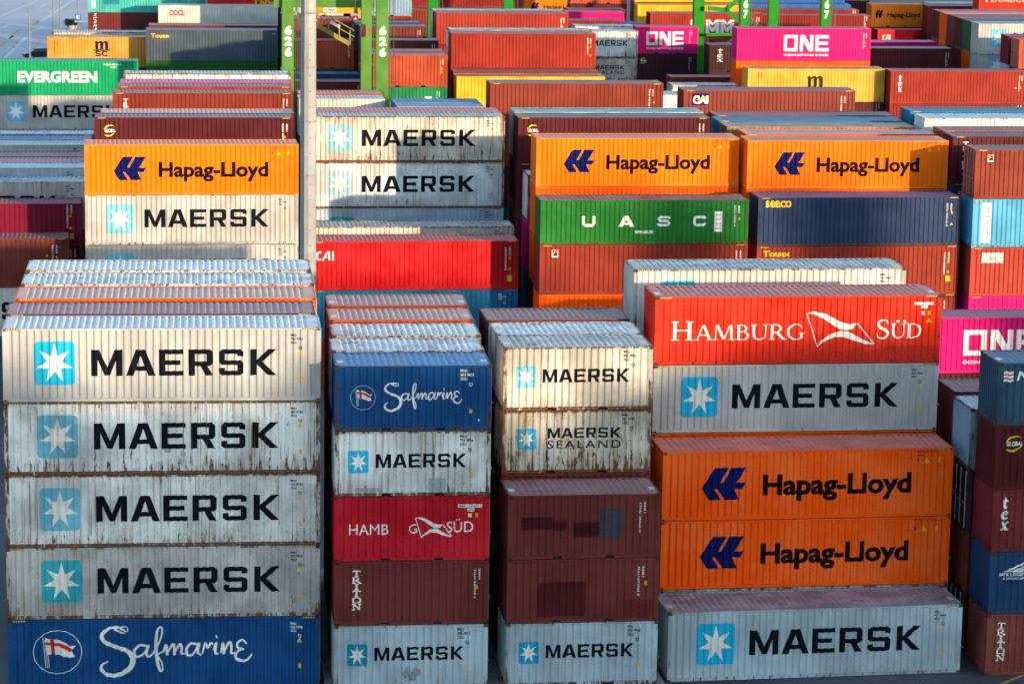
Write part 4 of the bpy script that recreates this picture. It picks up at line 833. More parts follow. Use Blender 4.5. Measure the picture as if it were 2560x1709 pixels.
STACKS = [
('the front left stack', 40, 1.07, 110.90, -1.5, 0, 'mkclean mkrust mkpale mkgrey saf40', 0, 0),
('one row behind the big left stack', 40, 1.06, 113.91, -1.5, 0, 'maroon', 4, 0),
('two rows behind the big left stack', 40, 1.31, 117.35, -1.5, 0, 'orange', 4, 0),
('three rows behind the big left stack', 40, 1.43, 120.70, -1.5, 0, 'mkworn', 4, 0),
('four rows behind the big left stack', 40, 1.51, 124.13, -1.5, 0, 'mkwhite', 4, 0),
('the short stack beside the front left stack', 20, 10.66, 109.35, -1.2, 0.27, 'saf20- mk20b- hs20- triton20- mk20c-', 0, 0),
('in the short row behind the blue script container', 20, 10.73, 112.34, -1.2, 0.27, 'wr1- dkbrown- dkblue- dkmaroon- dkblue-', 0, 0),
('two short rows behind the blue script container', 20, 10.96, 115.44, -1.2, 0.27, 'wr2-', 0, 4),
('three short rows behind the blue script container', 20, 11.07, 118.87, -1.2, 0.27, 'salmon- dkgreen- dkmaroon- dkgreen- dkmaroon-', 0, 0),
('four short rows behind the blue script container', 20, 11.21, 122.17, -1.2, 0.27, 'pinkbrown- dkmaroon- dkbrown- dkbrown- dkgreen-', 0, 0),
('the low brown front stack', 20, 17.42, 109.20, 0, 0.27, 'brpatch- brplain- mk20d-', 0, 0),
('the rusty stack behind the low brown one', 20, 17.60, 112.70, 0, 0.27, 'mk20e- sealand20- dkrust- dkgreen- dkmaroon-', 0, 0),
('one row behind the cream star container', 20, 17.64, 115.43, 0, 0.27, 'wr3- dkmaroon- dkbrown- dkmaroon- dkbrown-', 0, 0),
('two rows behind the cream star container', 20, 17.63, 118.63, 0, 0.27, 'maroonroof-', 0, 4),
('alone on the ground below the orange pair', 40, 27.13, 110.30, 1.6, 0, 'mkblue', 0, 0),
('the orange pair over the lone grey one', 40, 27.35, 113.45, 0.6, 0, 'hapag40 hapag40 mkgrey', 0, 0),
('the big scarlet stack', 40, 27.50, 116.80, 0, 0, 'hs40 mkshade orange', 2, 0),
('one row behind the big red container', 40, 27.75, 123.50, 0, 0, 'mkcream', 4, 0),
('the front right corner stack', 20, 37.14, 109.95, 0, 0, 'nyknavy- global20- tex20- nyklog- triton20r-', 0, 0),
('the row behind the corner stack', 20, 37.06, 113.24, 0, 0, 'palegrey- darkdoor- brplain- darkdoor-', 0, 0),
('two rows behind the right edge stack', 20, 37.31, 116.63, 0, 0, 'maroonroof-', 0, 3),
('behind the right edge stack, with huge white letters', 40, 44.10, 142.00, 0, 0, 'one40 maroon', 1, 0),
('the stack left of the mast', 40, 3.37, 166.40, 0.8, 0, 'hapag40l mkcleanb mkcleanb', 2, 0),
('behind the lit orange stack, with a round emblem', 40, 3.79, 179.50, 0, 0, 'global40', 4, 0),
('behind the emblem container near the mast', 40, 4.12, 184.54, 0, 0, 'orange', 3, 1),
('with vertical letters left of the mast', 40, 4.81, 198.74, 0, 0, 'triton40', 2, 2),
('behind the vertical lettered container', 40, 5.11, 205.61, 0, 0, 'redbrown', 1, 3),
('two rows behind the vertical lettered container', 40, 5.26, 208.31, 0, 0, 'magenta', 1, 3),
('three rows behind the vertical lettered container', 40, 5.50, 214.35, 0, 0, 'wr40', 1, 3),
('the brown stack at the left edge', 40, -9.80, 168.93, 0, 0, 'brlit mkshade dkblue', 0, 0),
('one row behind the brown container at the left edge', 40, -9.10, 171.40, 0, 0, 'crimson- maroon-', 0, 2),
('behind the dark red container at the left edge', 40, -8.89, 174.10, 0, 0, 'mkrustl dkrust-', 2, 0),
('two rows behind the dark red container at the left edge', 40, -8.94, 178.08, 0, 0, 'greyblue', 3, 0),
('three rows behind the dark red container at the left edge', 40, -8.98, 180.61, 0, 0, 'pinkred', 3, 0),
('four rows behind the dark red container at the left edge', 40, -9.02, 183.29, 0, 0, 'maroonroof', 3, 0),
('below the green lettered one, nearest of three thin roofs', 40, -8.77, 191.38, 0, 0, 'mklight', 2, 1),
('below the green lettered one, blue strip of roof', 40, -8.80, 194.07, 0, 0, 'blue', 2, 1),
('below the green lettered one, rusty streaked roof', 40, -8.62, 196.96, 0, 0, 'wr40', 2, 1),
('the green lettered stack at left', 40, -5.54, 246.53, 0, 0, 'evergreen mkcleanb', 1, 1),
('the stack right of the mast', 40, 17.06, 180.17, 0, 0, 'mkrustb mkrustc greyblue', 2, 0),
('behind the worn middle star stack', 40, 17.09, 182.72, 0, 0, 'pinkred dkgreen dkmaroon', 2, 0),
('the red stack beside the mast foot', 40, 16.34, 167.33, 0, 0, 'cai40 bluecode dkrust', 0, 0),
('between the red container and the worn star stack', 40, 16.77, 172.75, 0, 0, 'mkcream2', 2, 0),
('before the right green crane leg', 20, 14.60, 203.43, 0, 0, 'beige20- brplain- dkbrown- dkbrown- dkbrown-', 0, 0),
('behind the beige short container before the crane leg', 20, 14.72, 206.72, 0, 0, 'salmon-', 0, 4),
('behind the worn star stack, paler of two blue roofs', 20, 21.11, 198.78, 0, 0, 'ltblue-', 0, 4),
('behind the worn star stack, darker of two blue roofs', 20, 21.09, 201.45, 0, 0, 'midblue-', 0, 4),
('the orange stack behind the green lettered container', 40, 29.75, 169.30, 0, 0, 'hapag40l orange orange dkmaroon', 1, 0),
('the wide lettered green stack', 40, 29.28, 163.80, 0, 0.305, 'uasc- florens orange', 1, 0),
('behind the lit orange stack, dark red with emblem', 40, 30.02, 179.61, 0, 0, 'global40 maroon dkbrown dkmaroon', 1, 0),
('behind the dark red emblem container', 40, 30.18, 182.64, 0, 0, 'tealroof dkmaroon dkrust', 2, 0),
('low in the gap left of the orange stack', 40, 29.95, 174.30, 0, 0, 'wr40 magenta dkblue', 1, 0),
('large plain one behind the teal roof', 40, 30.69, 199.69, 0, 0, 'rust40 rust40 dkmaroon dkgreen', 1, 0),
('the right orange stack over the navy container', 40, 42.20, 168.00, -0.5, 0, 'hapag40r orange', 3, 0),
('behind the right orange stack, bright roof', 40, 43.80, 176.18, 0, 0, 'orange', 2, 2),
('two rows behind the right orange stack', 40, 43.38, 179.97, 0, 0, 'beigeroof', 2, 2),
('three rows behind the right orange stack', 40, 43.47, 183.15, 0, 0, 'bluecode', 2, 2),
('four rows behind the right orange stack', 40, 44.38, 188.68, 0, 0, 'rust40', 1, 3),
('the navy stack right of the green one', 40, 42.20, 164.70, 0.5, 0, 'seaco touaxred rust40', 1, 0),
('the pale blue right edge stack', 40, 54.85, 163.86, 0, 0, 'florensb dongfang signred one40b', 1, 0),
('behind the right edge stack, dark with white letters', 40, 55.27, 170.09, 0, 0, 'darkletter navy', 3, 0),
('two rows behind the right edge stack, bright roof', 40, 56.15, 175.38, 0, 0, 'salmon40', 3, 1),
('with a red web address at the right edge', 40, 56.02, 179.41, 0, 0, 'webwhite', 4, 0),
('behind the web address container', 40, 56.14, 183.33, 0, 0, 'bluecode', 4, 0),
('with a blue name plate, behind the blue roofs', 40, 44.04, 198.21, 0, 0, 'caiplate', 3, 1),
('behind the name plate container', 20, 50.33, 252.80, 0, 0.307, 'wr20-', 2, 0),
('in the gap left of the name plate container', 20, 43.79, 221.90, 0, 0, 'wr20-', 3, 0),
('the mustard stack at right', 40, 59.12, 247.69, 0, 0, 'msc40 maroon-', 0, 2),
('the lit right edge stack', 40, 71.43, 246.13, 0, 0, 'tex40 redlit-', 0, 2),
('the bright pink stack under the crane', 40, 59.48, 254.45, 0, 0, 'one40c orange', 0, 3),
('before the pink stack, half lit', 20, 51.48, 259.57, 0, 0.307, 'redlit-', 2, 0),
('the tall bright stack above the yellow roof', 40, 32.52, 241.49, 0, 0, 'bigred maroon', 2, 1),
('behind the tall bright red container', 40, 32.71, 244.88, 0, 0, 'wr40', 3, 1),
('before the tall bright red stack', 40, 32.26, 234.75, 0, 0, 'yellow', 2, 1),
('between the yellow container and the tall red stack', 40, 32.41, 238.97, 0, 0, 'rust40', 2, 1),
('the second bright stack behind the tall red one', 40, 33.77, 265.61, 0, 0, 'redbright redlit', 1, 2),
('behind the second bright red container', 40, 33.74, 268.60, 0, 0, 'wr40', 2, 2),
('the orange stack beside the crane leg', 20, 22.41, 235.09, 0, 0, 'orbrown- greenj-', 0, 3),
('one row behind the orange red short container', 20, 22.49, 238.41, 0, 0, 'rustroof-', 0, 4),
('two rows behind the orange red short container', 20, 23.05, 248.22, 0, 0, 'rustroof- dkgreen-', 0, 3),
('three rows behind the orange red short container', 20, 23.43, 261.92, 0, 0, 'brplain- dkrust-', 0, 3),
('four rows behind the orange red short container', 20, 23.27, 265.74, 0, 0, 'navy20- dkmaroon-', 0, 3),
('between the two green crane legs, half shaded', 20, 17.16, 265.91, 0, 0, 'orbrown- dkgreen', 2, 0),
('before the half shaded short container', 20, 17.32, 261.42, 0, 0.307, 'navy20-', 2, 0),
('before the navy roof between the crane legs', 20, 17.21, 254.92, 0, 0.307, 'rustroof- dkgreen', 1, 0),
('behind the yellow crane stairs', 20, 17.15, 269.81, 0, 0, 'maroonroof- maroonroof-', 0, 3),
('the stack behind the crane stairs', 20, 24.60, 289.00, 0, 0.305, 'ltblue- texred-', 3, 0),
('hanging row under the yellow spreader', 20, 17.83, 289.00, 0, 0.305, 'beige20- maroonroof- dkbrown', 2, 0),
('the stack between crane and far gantry', 20, 23.82, 293.00, 0, 0.61, 'skyblue- maroon20-', 3, 0),
('below the far gantry legs, near roof', 40, 34.38, 297.51, 0, 0, 'rust40', 3, 0),
('behind the far gantry legs', 40, 34.75, 303.00, 0, 0, 'redlit rust40', 3, 0),
('the half hidden star pair', 20, 45.36, 276.99, 0, 0.306, 'mk20f- sealand20b-', 2, 0),
('behind the half hidden star pair', 20, 46.08, 282.44, 0, 0, 'wr20-', 3, 0),
('the small far pink stack', 20, 51.49, 278.24, 0, 0.606, 'one20- global20b-', 2, 0),
('behind the small star pair, with lit stripes', 40, 42.57, 288.81, 0, 0, 'redlit', 2, 1),
('behind the small pink container', 20, 48.89, 292.94, 0, 0, 'navy20-', 1, 2),
('the far orange top edge stack', 20, 46.42, 320.09, 0, 0.306, 'hapag20-', 2, 1),
('right of the far orange stack', 20, 50.44, 323.00, 0, 0, 'maroon20', 0, 4),
('the pink row behind the far dark stack', 20, 47.10, 295.59, 0, 0.301, 'magenta20-', 3, 0),
('behind the far pink row', 20, 47.81, 298.94, 0, 0.301, 'rustroof-', 3, 0),
('two rows behind the far pink row', 20, 49.15, 306.00, 0, 0, 'orbrown- dkmaroon', 3, 0),
('the far yellow row behind the crane, lower', 40, 61.30, 316.62, 0, 0, 'yellow', 0, 3),
('the far yellow row behind the crane, upper', 40, 61.64, 320.50, 0, 0, 'yellow dkbrown-', 1, 2),
('with a purple end behind the yellow row', 40, 62.04, 323.70, 0, 0, 'magenta', 1, 2),
('the far row behind the crane stairs', 40, 60.76, 305.67, 0, 0, 'hmm rust40- dkbrown-', 0, 1),
('between the two numbered green legs', 40, 73.05, 307.61, 0, 0, 'redlit-', 0, 3),
('behind the striped row of numbered legs', 40, 73.65, 315.13, 0, 0, 'redlit-', 0, 3),
('two rows behind the striped row, dark blue', 40, 74.49, 322.31, 0, 0, 'blue-', 0, 3),
('the blue top row behind the numbered legs', 40, 74.47, 325.20, 0, 0, 'bluebright dkrust-', 0, 3),
('beside the crane foot, with vertical letters', 20, 57.62, 273.02, 0, 0, 'tex20d- maroon20-', 0, 2),
('the dark stack behind the mustard one', 40, 70.67, 266.91, 0, 0, 'maroon', 0, 3),
('behind the dark wide container, purple roof', 40, 70.98, 273.49, 0, 0, 'magenta', 0, 3),
('the small orange stack at top right', 20, 86.28, 323.27, 0, 0, 'hapag20b- dkmaroon-', 0, 2),
('below the short orange container', 20, 86.23, 319.89, 0, 0, 'cai20-', 0, 2),
('left of the short orange container', 20, 81.31, 328.50, 0, 0, 'tex20d-', 0, 3),
('the far right star stack', 40, 84.40, 264.09, 0, 0, 'mkcleanb mkcleanb-', 0, 3),
('one row behind the far right star stack', 40, 84.40, 266.94, 0, 0, 'greend orange-', 0, 3),
('two rows behind the far right star stack', 40, 84.44, 269.79, 0, 0, 'maroon maroon-', 0, 3),
('three rows behind the far right star stack', 40, 84.48, 272.64, 0, 0, 'maroonroof maroon-', 0, 3),
('four rows behind the far right star stack', 40, 84.52, 275.49, 0, 0, 'orange orange-', 0, 3),
('five rows behind the far right star stack', 40, 84.56, 278.34, 0, 0, 'maroon rust40-', 0, 3),
('the top right corner stack', 40, 97.93, 310.00, 0, 0, 'hs40b', 1, 3),
('right of the short orange stack, under a pale roof', 40, 94.32, 317.43, 0, 0, 'redlit dkmaroon-', 0, 2),
('behind the far red row at top right', 40, 95.62, 321.35, 0, 0, 'mklight', 0, 3),
('the near stack cut by the right edge', 40, 84.34, 251.08, 0, 0, 'orbrown40- maroon-', 0, 3),
('behind the stack cut by the right edge', 40, 84.48, 254.81, 0, 0, 'crimson- greyblue-', 0, 3),
('the ochre stack at far left', 40, -1.72, 275.11, 0, 0, 'msc40l navy-', 0, 2),
('behind the far left yellow container', 40, -1.41, 280.40, 0, 0, 'mkcream2', 0, 3),
('the tall grey stack left of the crane leg', 40, 7.44, 272.71, 0, 0, 'touaxgrey green40', 2, 0),
('behind the tall grey container', 40, 7.72, 277.74, 0, 0, 'maroonroof', 3, 0),
('the cream stack at the top left', 40, 8.84, 300.61, 0, 0, 'oocl', 3, 0),
('the teal stack beside the road', 40, 1.62, 306.30, 0, 0, 'tealfar zim-', 0, 3),
('behind the cream container at the top left', 40, 13.99, 304.50, 0, 0, 'redyellow dkbrown- dkgreen', 2, 0),
]
# top steps of the added, unseen shade block: (x from, x to, height its shadow reaches on the first stacks)
SHADE_STEPS = [(-40, -2.5, 12.9), (-2.5, 7.2, 11.7), (7.2, 13.9, 13.3), (13.9, 20.5, 10.3), (20.5, 27.2, 11.9), (27.2, 29.6, 12.7), (29.6, 32, 13.4), (32, 60, 14.0)]
# its taller towers, added for their shade: (x from, x to, height the shadow reaches on the second block)
SHADE_TOWERS = [(29.3, 35.0, 12.2), (39.4, 44.6, 13.0)]
for row in STACKS: stack(*row)
o = obj('container', mesh('buried_containers', *BURIED), [paint(C[k], .3) for k in ('maroon', 'brown', 'rust', 'navy', 'mkg')])
tag(o, 'lower tiers of containers buried under and behind the ones in view', 'containers'); o['kind'] = 'stuff'

# ------------------------------------------------------------ ground, lane, road beyond the yard
def ground_mat(name, a, b, sc, rough=.8):
    g = G(name); tc = g.n('ShaderNodeTexCoord'); P = tc.outputs['Object']
    n1 = g.noise(P, sc, sc, sc, 6, .65); n2 = g.noise(P, sc * 9, sc * .8, 1, 5, .7)
    c = g.mix(g.rng(n1, .32, .7, 0, 1), a, b)
    c = g.mix(g.math('MULTIPLY', g.rng(n2, .55, .75, 0, 1), .45), c, tuple(v * .55 for v in a))
    g.l(c, g.b.inputs['Base Color']); g.b.inputs['Roughness'].default_value = rough
    return g.m
gm = MB().quad((-1500, -400, 0), (1500, -400, 0), (1500, 2500, 0), (-1500, 2500, 0)).mesh('ground')
struct(obj('ground', gm, ground_mat('yard_asphalt', (.055, .055, .06), (.095, .093, .10), .12)))
rm = MB().quad((-120, 335, .004), (-1.0, 335, .004), (-1.0, 700, .004), (-120, 700, .004)).mesh('road')
struct(obj('road', rm, ground_mat('road_concrete', (.40, .385, .43), (.50, .475, .53), .05)))
pl = MB().box(7.35, 20.8, 107.0, 127, .004, .265).mesh('plinth')
struct(obj('concrete_plinth', pl, ground_mat('plinth_concrete', (.16, .16, .16), (.24, .24, .235), .6)))
def lane(name, pts, wd, mat, z=.009):
    b = MB()
    for (x0, y0), (x1, y1) in zip(pts[:-1], pts[1:]):
        d = Vector((x1 - x0, y1 - y0)).normalized(); n = Vector((-d.y, d.x)) * wd / 2
        b.quad((x0 + n.x, y0 + n.y, z), (x0 - n.x, y0 - n.y, z), (x1 - n.x, y1 - n.y, z), (x1 + n.x, y1 + n.y, z))
    return struct(obj(name, b.mesh(name), mat))
WL, YL = plain('road_paint_white', (.62, .62, .62), .7, 0, .2), plain('road_paint_yellow', (.55, .33, .05), .7, 0, .2)
lane('road_marking', [(-17.4, 345), (-15.82, 357.5), (-13.9, 391)], .55, WL); lane('road_marking', [(-12.85, 413.7), (-8.2, 459), (-3, 515)], .55, WL)
lane('road_marking', [(-13.67, 396.9), (-13.13, 401.7), (-11.95, 405.5)], .35, WL); lane('road_marking', [(-12.85, 413.4), (-7.1, 412.7)], .30, WL)
lane('road_marking', [(-16.66, 377.4), (-16.1, 386.5)], .4, YL); lane('road_marking', [(-15.9, 389), (-15.1, 404)], .4, YL); lane('road_marking', [(-13.6, 408), (-13.0, 416)], .4, YL)
lane('road_marking', [(-16.2, 357), (-14.2, 392)], .18, YL)
for k in range(7):
    x = -15.7 + k * .68
    lane('road_marking', [(x, 382.4), (x + .4, 382.5)], .8, WL if k < 4 else YL); lane('road_marking', [(x, 377), (x + .4, 377.1)], .8, WL if k < 3 else YL)
lane('road_marking', [(-19, 421), (-12.8, 462), (-8, 500)], .3, WL)
for x, y in ((-16.2, 388), (-15.4, 441), (-13.3, 441), (-17.4, 405), (-11.8, 430), (-15, 425), (-18, 470)):
    lane('road_marking', [(x, y), (x + .5, y + 5)], .5, WL)
lane('lane_marking', [(28, 105.2), (45, 108.3)], .35, plain('lane_grey', (.24, .24, .25)))
lane('lane_marking', [(28, 107.2), (45, 110.3)], .18, plain('lane_grey', (.24, .24, .25)))
lane('lane_marking', [(33.2, 107.7), (34.54, 108.88), (36.6, 110.8)], .16, YL)

# ------------------------------------------------------------ high mast between the blocks
MX, MY = 8.42, 140.0
t = thing('lamp_mast', 'tall pale octagonal steel mast rising behind the big left stack', 'mast', (MX, MY, 0))
steel = paint((.29, .30, .315), .5, 'wall', .5)
for z0, z1, r0, r1 in ((0, 12.6, .41, .395), (12.6, 23.9, .392, .372), (23.9, 36, .368, .345)):
    b = MB().lathe(0, 0, [(r0, z0), (r1, z1)], 12); obj('shaft', b.mesh('shaft'), steel, t)
    bb = MB().lathe(0, 0, [(r1, z1 - .11), (r1 + .022, z1 - .10), (r1 + .022, z1), (r1, z1 + .01)], 12); obj('joint_collar', bb.mesh('collar'), steel, t)
b = MB()
for k in range(26): z = 12.2 + k * .75; b.box(.06, .10, -.41, -.36, z, z + .04)
b2 = MB().bar((-.20, -.385, 2), (-.20, -.355, 35), .05, seg=6)
obj('conduit', b2.mesh('conduit'), plain('conduit_grey', (.20, .20, .21)), t)
b2 = MB()
for k in range(11): b2.lathe(0, 0, [(.402 - k * .0025 - .012, 5.97 + k * 2.6), (.408 - k * .0025 + .004, 6.0 + k * 2.6), (.402 - k * .0025 - .012, 6.06 + k * 2.6)], 12)
obj('strap', b2.mesh('straps'), plain('strap_grey', (.22, .22, .22)), t)
obj('step_bolt', b.mesh('bolts'), plain('bolt_dark', (.12, .11, .1)), t)
hd = obj('lamp_ring', MB().lathe(0, 0, [(.3, 36), (1.3, 36.1), (1.3, 36.3), (.3, 36.4)], 16).mesh('ring'), steel, t)
for k in range(8):
    a = k * math.pi / 4
    obj('floodlight', MB().box(math.cos(a) * 1.3 - .25, math.cos(a) * 1.3 + .25, math.sin(a) * 1.3 - .25, math.sin(a) * 1.3 + .25, 35.75, 36.08).mesh('lamp'), plain('lamp_housing', (.3, .3, .3)), hd)

# ------------------------------------------------------------ yard cranes
def digits(txt, x, y, zt, hgt, wid, mat, parent):
    for i, ch in enumerate(txt):
        me, cap = text_mesh(ch, .055, 0, 1.0); a = min(q[0] for q in me[0]); b = max(q[0] for q in me[0]); z0 = zt - (i + 1) * hgt * 1.32
        v = [(x + ((q[0] - a) / (b - a) - .5) * wid, y, z0 + q[1] / cap * hgt) for q in me[0]]
        obj('leg_numeral', mesh('numeral', v, me[1]), mat, parent)
def leg(x, y, w0, w1, d, ztop, mat, parent, name='leg'):
    b = MB(); v = []
    for z, w in ((1.6, w0), (ztop, w1)): v += [(x - w / 2, y - d / 2, z), (x + w / 2, y - d / 2, z), (x + w / 2, y + d / 2, z), (x - w / 2, y + d / 2, z)]
    b.v = v; b.f = [(0, 1, 5, 4), (1, 2, 6, 5), (2, 3, 7, 6), (3, 0, 4, 7), (0, 3, 2, 1), (4, 5, 6, 7)]
    o = obj(name, b.mesh('leg'), mat, parent)
    obj('bogie', MB().box(x - 1.6, x + 1.6, y - .55, y + .55, .75, 1.6).mesh('bogie'), mat, o)
    for k in (-1.05, 1.05):
        w = MB(); w.bar((x + k, y - .35, .75), (x + k, y + .35, .75), 1.5, 1.5, 20); obj('wheel', w.mesh('wheel'), plain('tyre', (.02, .02, .02), .8), o)
    return o
def crane(label, legs, mat, num=None, numz=0, gird=None, numw=.62, numh=1.05):
    x0 = legs[0][0]; y0 = legs[0][1]; t = thing('gantry_crane', label, 'crane', (0, 0, 0), 0, 'rubber tyred yard cranes')
    for x, y, w0, w1, d in legs:
        o = leg(x, y, w0, w1, d, 24, mat, t)
        for zz in (12.55, 16.9): obj('flange', MB().box(x - w0 / 2 - .05, x + w0 / 2 + .05, y - d / 2 - .05, y + d / 2 + .05, zz, zz + .07).mesh('flange'), mat, o)
        obj('ladder_rail', MB().bar((x + w0 / 2 + .12, y - d / 2, 2), (x + w1 / 2 + .12, y - d / 2, 23), .06).bar((x + w0 / 2 + .42, y - d / 2, 2), (x + w1 / 2 + .42, y - d / 2, 23), .06).mesh('ladder'), plain('crane_dark', (.02, .05, .025)), o)
    ys = sorted({l[1] for l in legs})
    for y in ys:
        xs = [l[0] for l in legs if l[1] == y]
        obj('cross_girder', MB().box(min(xs) - 1, max(xs) + 1, y - .6, y + .6, 24.0, 25.4).mesh('girder'), mat, t)
        if len(xs) > 1: obj('sill_beam', MB().box(min(xs), max(xs), y - .3, y + .3, 1.7, 2.3).mesh('sill'), mat, t)
    if num:
        for x, y, w0, w1, d in legs:
            if y == ys[0]: digits(num, x + .03, y - d / 2 - .012, numz, numh, numw, plain('numeral_white', (.78, .78, .76), .6), t)
    return t
GREEN = paint((.075, .205, .035), .25, 'wall', .4); GREEN2 = paint((.006, .20, .010), .1, 'wall', .4); GREEND = paint((.02, .16, .03), .2, 'wall', .4)
t = crane('pale green crane with white 626 on its two legs', [(12.09, 228, 1.02, .80, .9), (19.47, 228, 1.06, .86, .9), (18.52, 231.6, .9, .78, .8), (12.3, 231.6, .68, .55, .7)], GREEN, '626', 16.14, numw=.56, numh=.64)
obj('tie_beam', MB().bar((11.2, 232.1, 17.33), (19.2, 232.1, 17.33), .5, .62).mesh('tie'), GREEN, t)
b = MB(); ye = plain('stair_yellow', (.22, .20, .03), .5)
b.bar((13.2, 236, 16.2), (17.55, 236, 13.75), .10, .34); sf = obj('stair', b.mesh('stringer'), ye, t)
b = MB()
for dz in (.55, 1.05): b.bar((13.2, 235.9, 16.45 + dz), (17.9, 235.9, 13.80 + dz), .055)
for k in range(6): f = k / 5; b.bar((13.2 + 4.35 * f, 235.9, 16.2 - 2.45 * f), (13.2 + 4.35 * f, 235.9, 17.4 - 2.5 * f), .07)
obj('handrail', b.mesh('handrail'), plain('rail_olive', (.25, .28, .04), .5), sf)
fl = MB().box(-.38, .38, -.12, .12, -.12, .12).box(-.46, -.30, -.14, .14, -.14, .14).mesh('flood'); o = obj('floodlight', fl, plain('lamp_white', (.7, .7, .68)), t, (16.35, 235.6, 15.35)); o.rotation_euler = (0, R(28), 0)
obj('cable_drum', MB().bar((18.35, 230.7, 15.3), (18.35, 231.1, 15.3), .5, 1.0, 12).mesh('drum'), plain('drum_rust', (.30, .10, .06)), t)
# spreader hanging from that crane's trolley
t = thing('crane_spreader', 'amber container spreader with a white name plate, hung between green legs', 'spreader', (16.92, 240.5, 15.9))
amb = paint((.62, .25, .008), .45, 'wall', .45)
obj('main_beam', MB().box(-2.05, 2.05, -.45, .45, 0, .62).box(-2.05, -1.6, -.9, .9, -.04, .5).box(1.55, 2.05, -.9, .9, -.04, .5).mesh('beam'), amb, t)
obj('upper_frame', MB().box(-1.4, 1.4, -.7, .7, .75, .95).box(-1.2, -1, -.2, .2, .6, .8).box(1, 1.2, -.2, .2, .6, .8).mesh('upper'), plain('spreader_black', (.03, .03, .03)), t)
for k in (-1, 1):
    for q in (-.6, .6): obj('hoist_rope', MB().bar((k * 1.2, q, .95), (k * 1.2, q, 9), .05).mesh('rope'), plain('rope', (.05, .05, .05)), t)
np_ = obj('name_plate', MB().box(-1.25, -.18, -.485, -.455, .12, .44).mesh('plate'), plain('white_plate', (.6, .62, .63)), t)
me, cap = text_mesh('PSA', .04, 0, 1.0); a = min(q[0] for q in me[0]); bb = max(q[0] for q in me[0])
obj('lettering', mesh('lettering', [(-.86 + (q[0] - a) / (bb - a) * .58, -.490, .19 + q[1] / cap * .19) for q in me[0]], me[1]), plain('psa_blue', (.02, .05, .2)), np_)
obj('emblem', MB().bar((-1.06, -.487, .28), (-1.06, -.492, .28), .16, .16, 10).mesh('dot'), plain('psa_red', (.5, .03, .03)), np_)
for k in (-1.7, 1.7): obj('flipper', MB().box(k - .12, k + .12, -1.0, -.9, -.35, .1).mesh('flipper'), amb, t)

t = crane('dark green crane with white 67 on its nearer legs', [(56.62, 267, .86, .86, 1.0), (64.32, 267, .86, .86, 1.0), (56.5, 288.5, 1.05, 1.05, 1.0), (64.1, 288.5, .95, .95, 1.0)], GREEN2, '67', 15.36, numw=.42, numh=.70)
b = MB(); Y = 287.2
for p, q in (((57.2, Y, 12.7), (59.0, Y, 12.55)), ((59.0, Y, 12.6), (61.6, Y, 14.6)), ((59.0, Y, 12.55), (62.2, Y, 10.05)), ((62.3, Y, 10.2), (58.6, Y, 7.9)), ((57.1, Y, 10.05), (62.3, Y, 10.15))):
    b.bar(p, q, .34 if p[2] != 10.05 else .20, .42 if p[2] != 10.05 else .28)
sf = obj('stair', b.mesh('flights'), GREEN2, t)
b = MB()
for p, q in (((59.2, 286.9, 13.6), (62.4, 286.9, 11.1)), ((62.2, 286.9, 11.2), (58.7, 286.9, 9.0))): b.bar(p, q, .05)
for k in range(5): f = k / 4; b.bar((59.1 + 3.1 * f, 286.9, 12.5 - 2.45 * f), (59.5 + 3.1 * f, 286.9, 13.6 - 2.5 * f), .05)
for k in range(4): b.bar((58.1 + k * .5, 286.9, 8.3), (58.1 + k * .5, 286.9, 9.3), .04)
b.bar((58, 286.9, 9.3), (60, 286.9, 9.3), .04).bar((58, 286.9, 8.8), (60, 286.9, 8.8), .04)
obj('handrail', b.mesh('rails'), plain('rail_green', (.03, .16, .03), .5), sf)
obj('electric_cabinet', MB().box(57.15, 58.4, 286.6, 287.6, 5.2, 6.6).mesh('cabinet'), plain('cabinet_white', (.55, .55, .55)), t)
crane('bright green crane legs beyond the tall red stacks', [(29.67, 288.4, .98, .98, .9), (37.19, 288.4, .95, .95, .9)], GREEN2)

# ------------------------------------------------------------ beside the road, far left
for i, (x, y, h) in enumerate(((-12.19, 356, 7.15), (-10.5, 401.2, 9.5), (-9.56, 401.9, 9.5), (-7.13, 402, 9.5))):
    lab = ['grey street lamp standing alone nearest the kerb behind the green container', 'grey lamp post left of the two close together by the road', 'grey lamp post right of the two close together by the road', 'grey lamp post beside the blue sign'][i]
    t = thing('street_lamp', lab, 'street lamp', (x, y, 0), 0, 'lamp posts along the road')
    g = plain('lamp_post_grey', (.16, .17, .19), .5)
    obj('pole', MB().lathe(0, 0, [(.11, 0), (.10, 1.2), (.07, h)], 8).mesh('pole'), g, t)
    obj('arm', MB().bar((0, 0, h - .06), (-.62, 0, h + .06), .06, seg=6).mesh('arm'), g, t)
    obj('lamp_head', MB().box(-.95, -.5, -.12, .12, h + .02, h + .12).mesh('lamp'), g, t)
t = thing('road_sign', 'small blue square sign on a low grey beam beside the teal stack', 'sign', (-7.15, 400.5, 0))
obj('post', MB().box(-.09, .09, -.09, .09, 0, 1.2).mesh('post'), plain('sign_post', (.1, .13, .14)), t)
obj('beam', MB().box(-.5, 3.0, -.15, .15, 1.2, 1.42).mesh('beam'), plain('sign_beam', (.2, .26, .30)), t)
o = obj('panel', MB().box(-.42, .42, -.19, -.13, 1.52, 2.36).mesh('panel'), plain('sign_blue', (.01, .09, .36)), t)
me, cap = text_mesh('K2', .02, .2, 1.0); obj('lettering', mesh('lettering', [(-.28 + q[0] * .42, -.195, 1.7 + q[1] / cap * .5) for q in me[0]], me[1]), plain('white_plate', (.6, .62, .63)), o)
t = thing('potted_shrub', 'clipped dark green shrub in a pale tub beside the road', 'shrub', (-8.05, 403.2, 0))
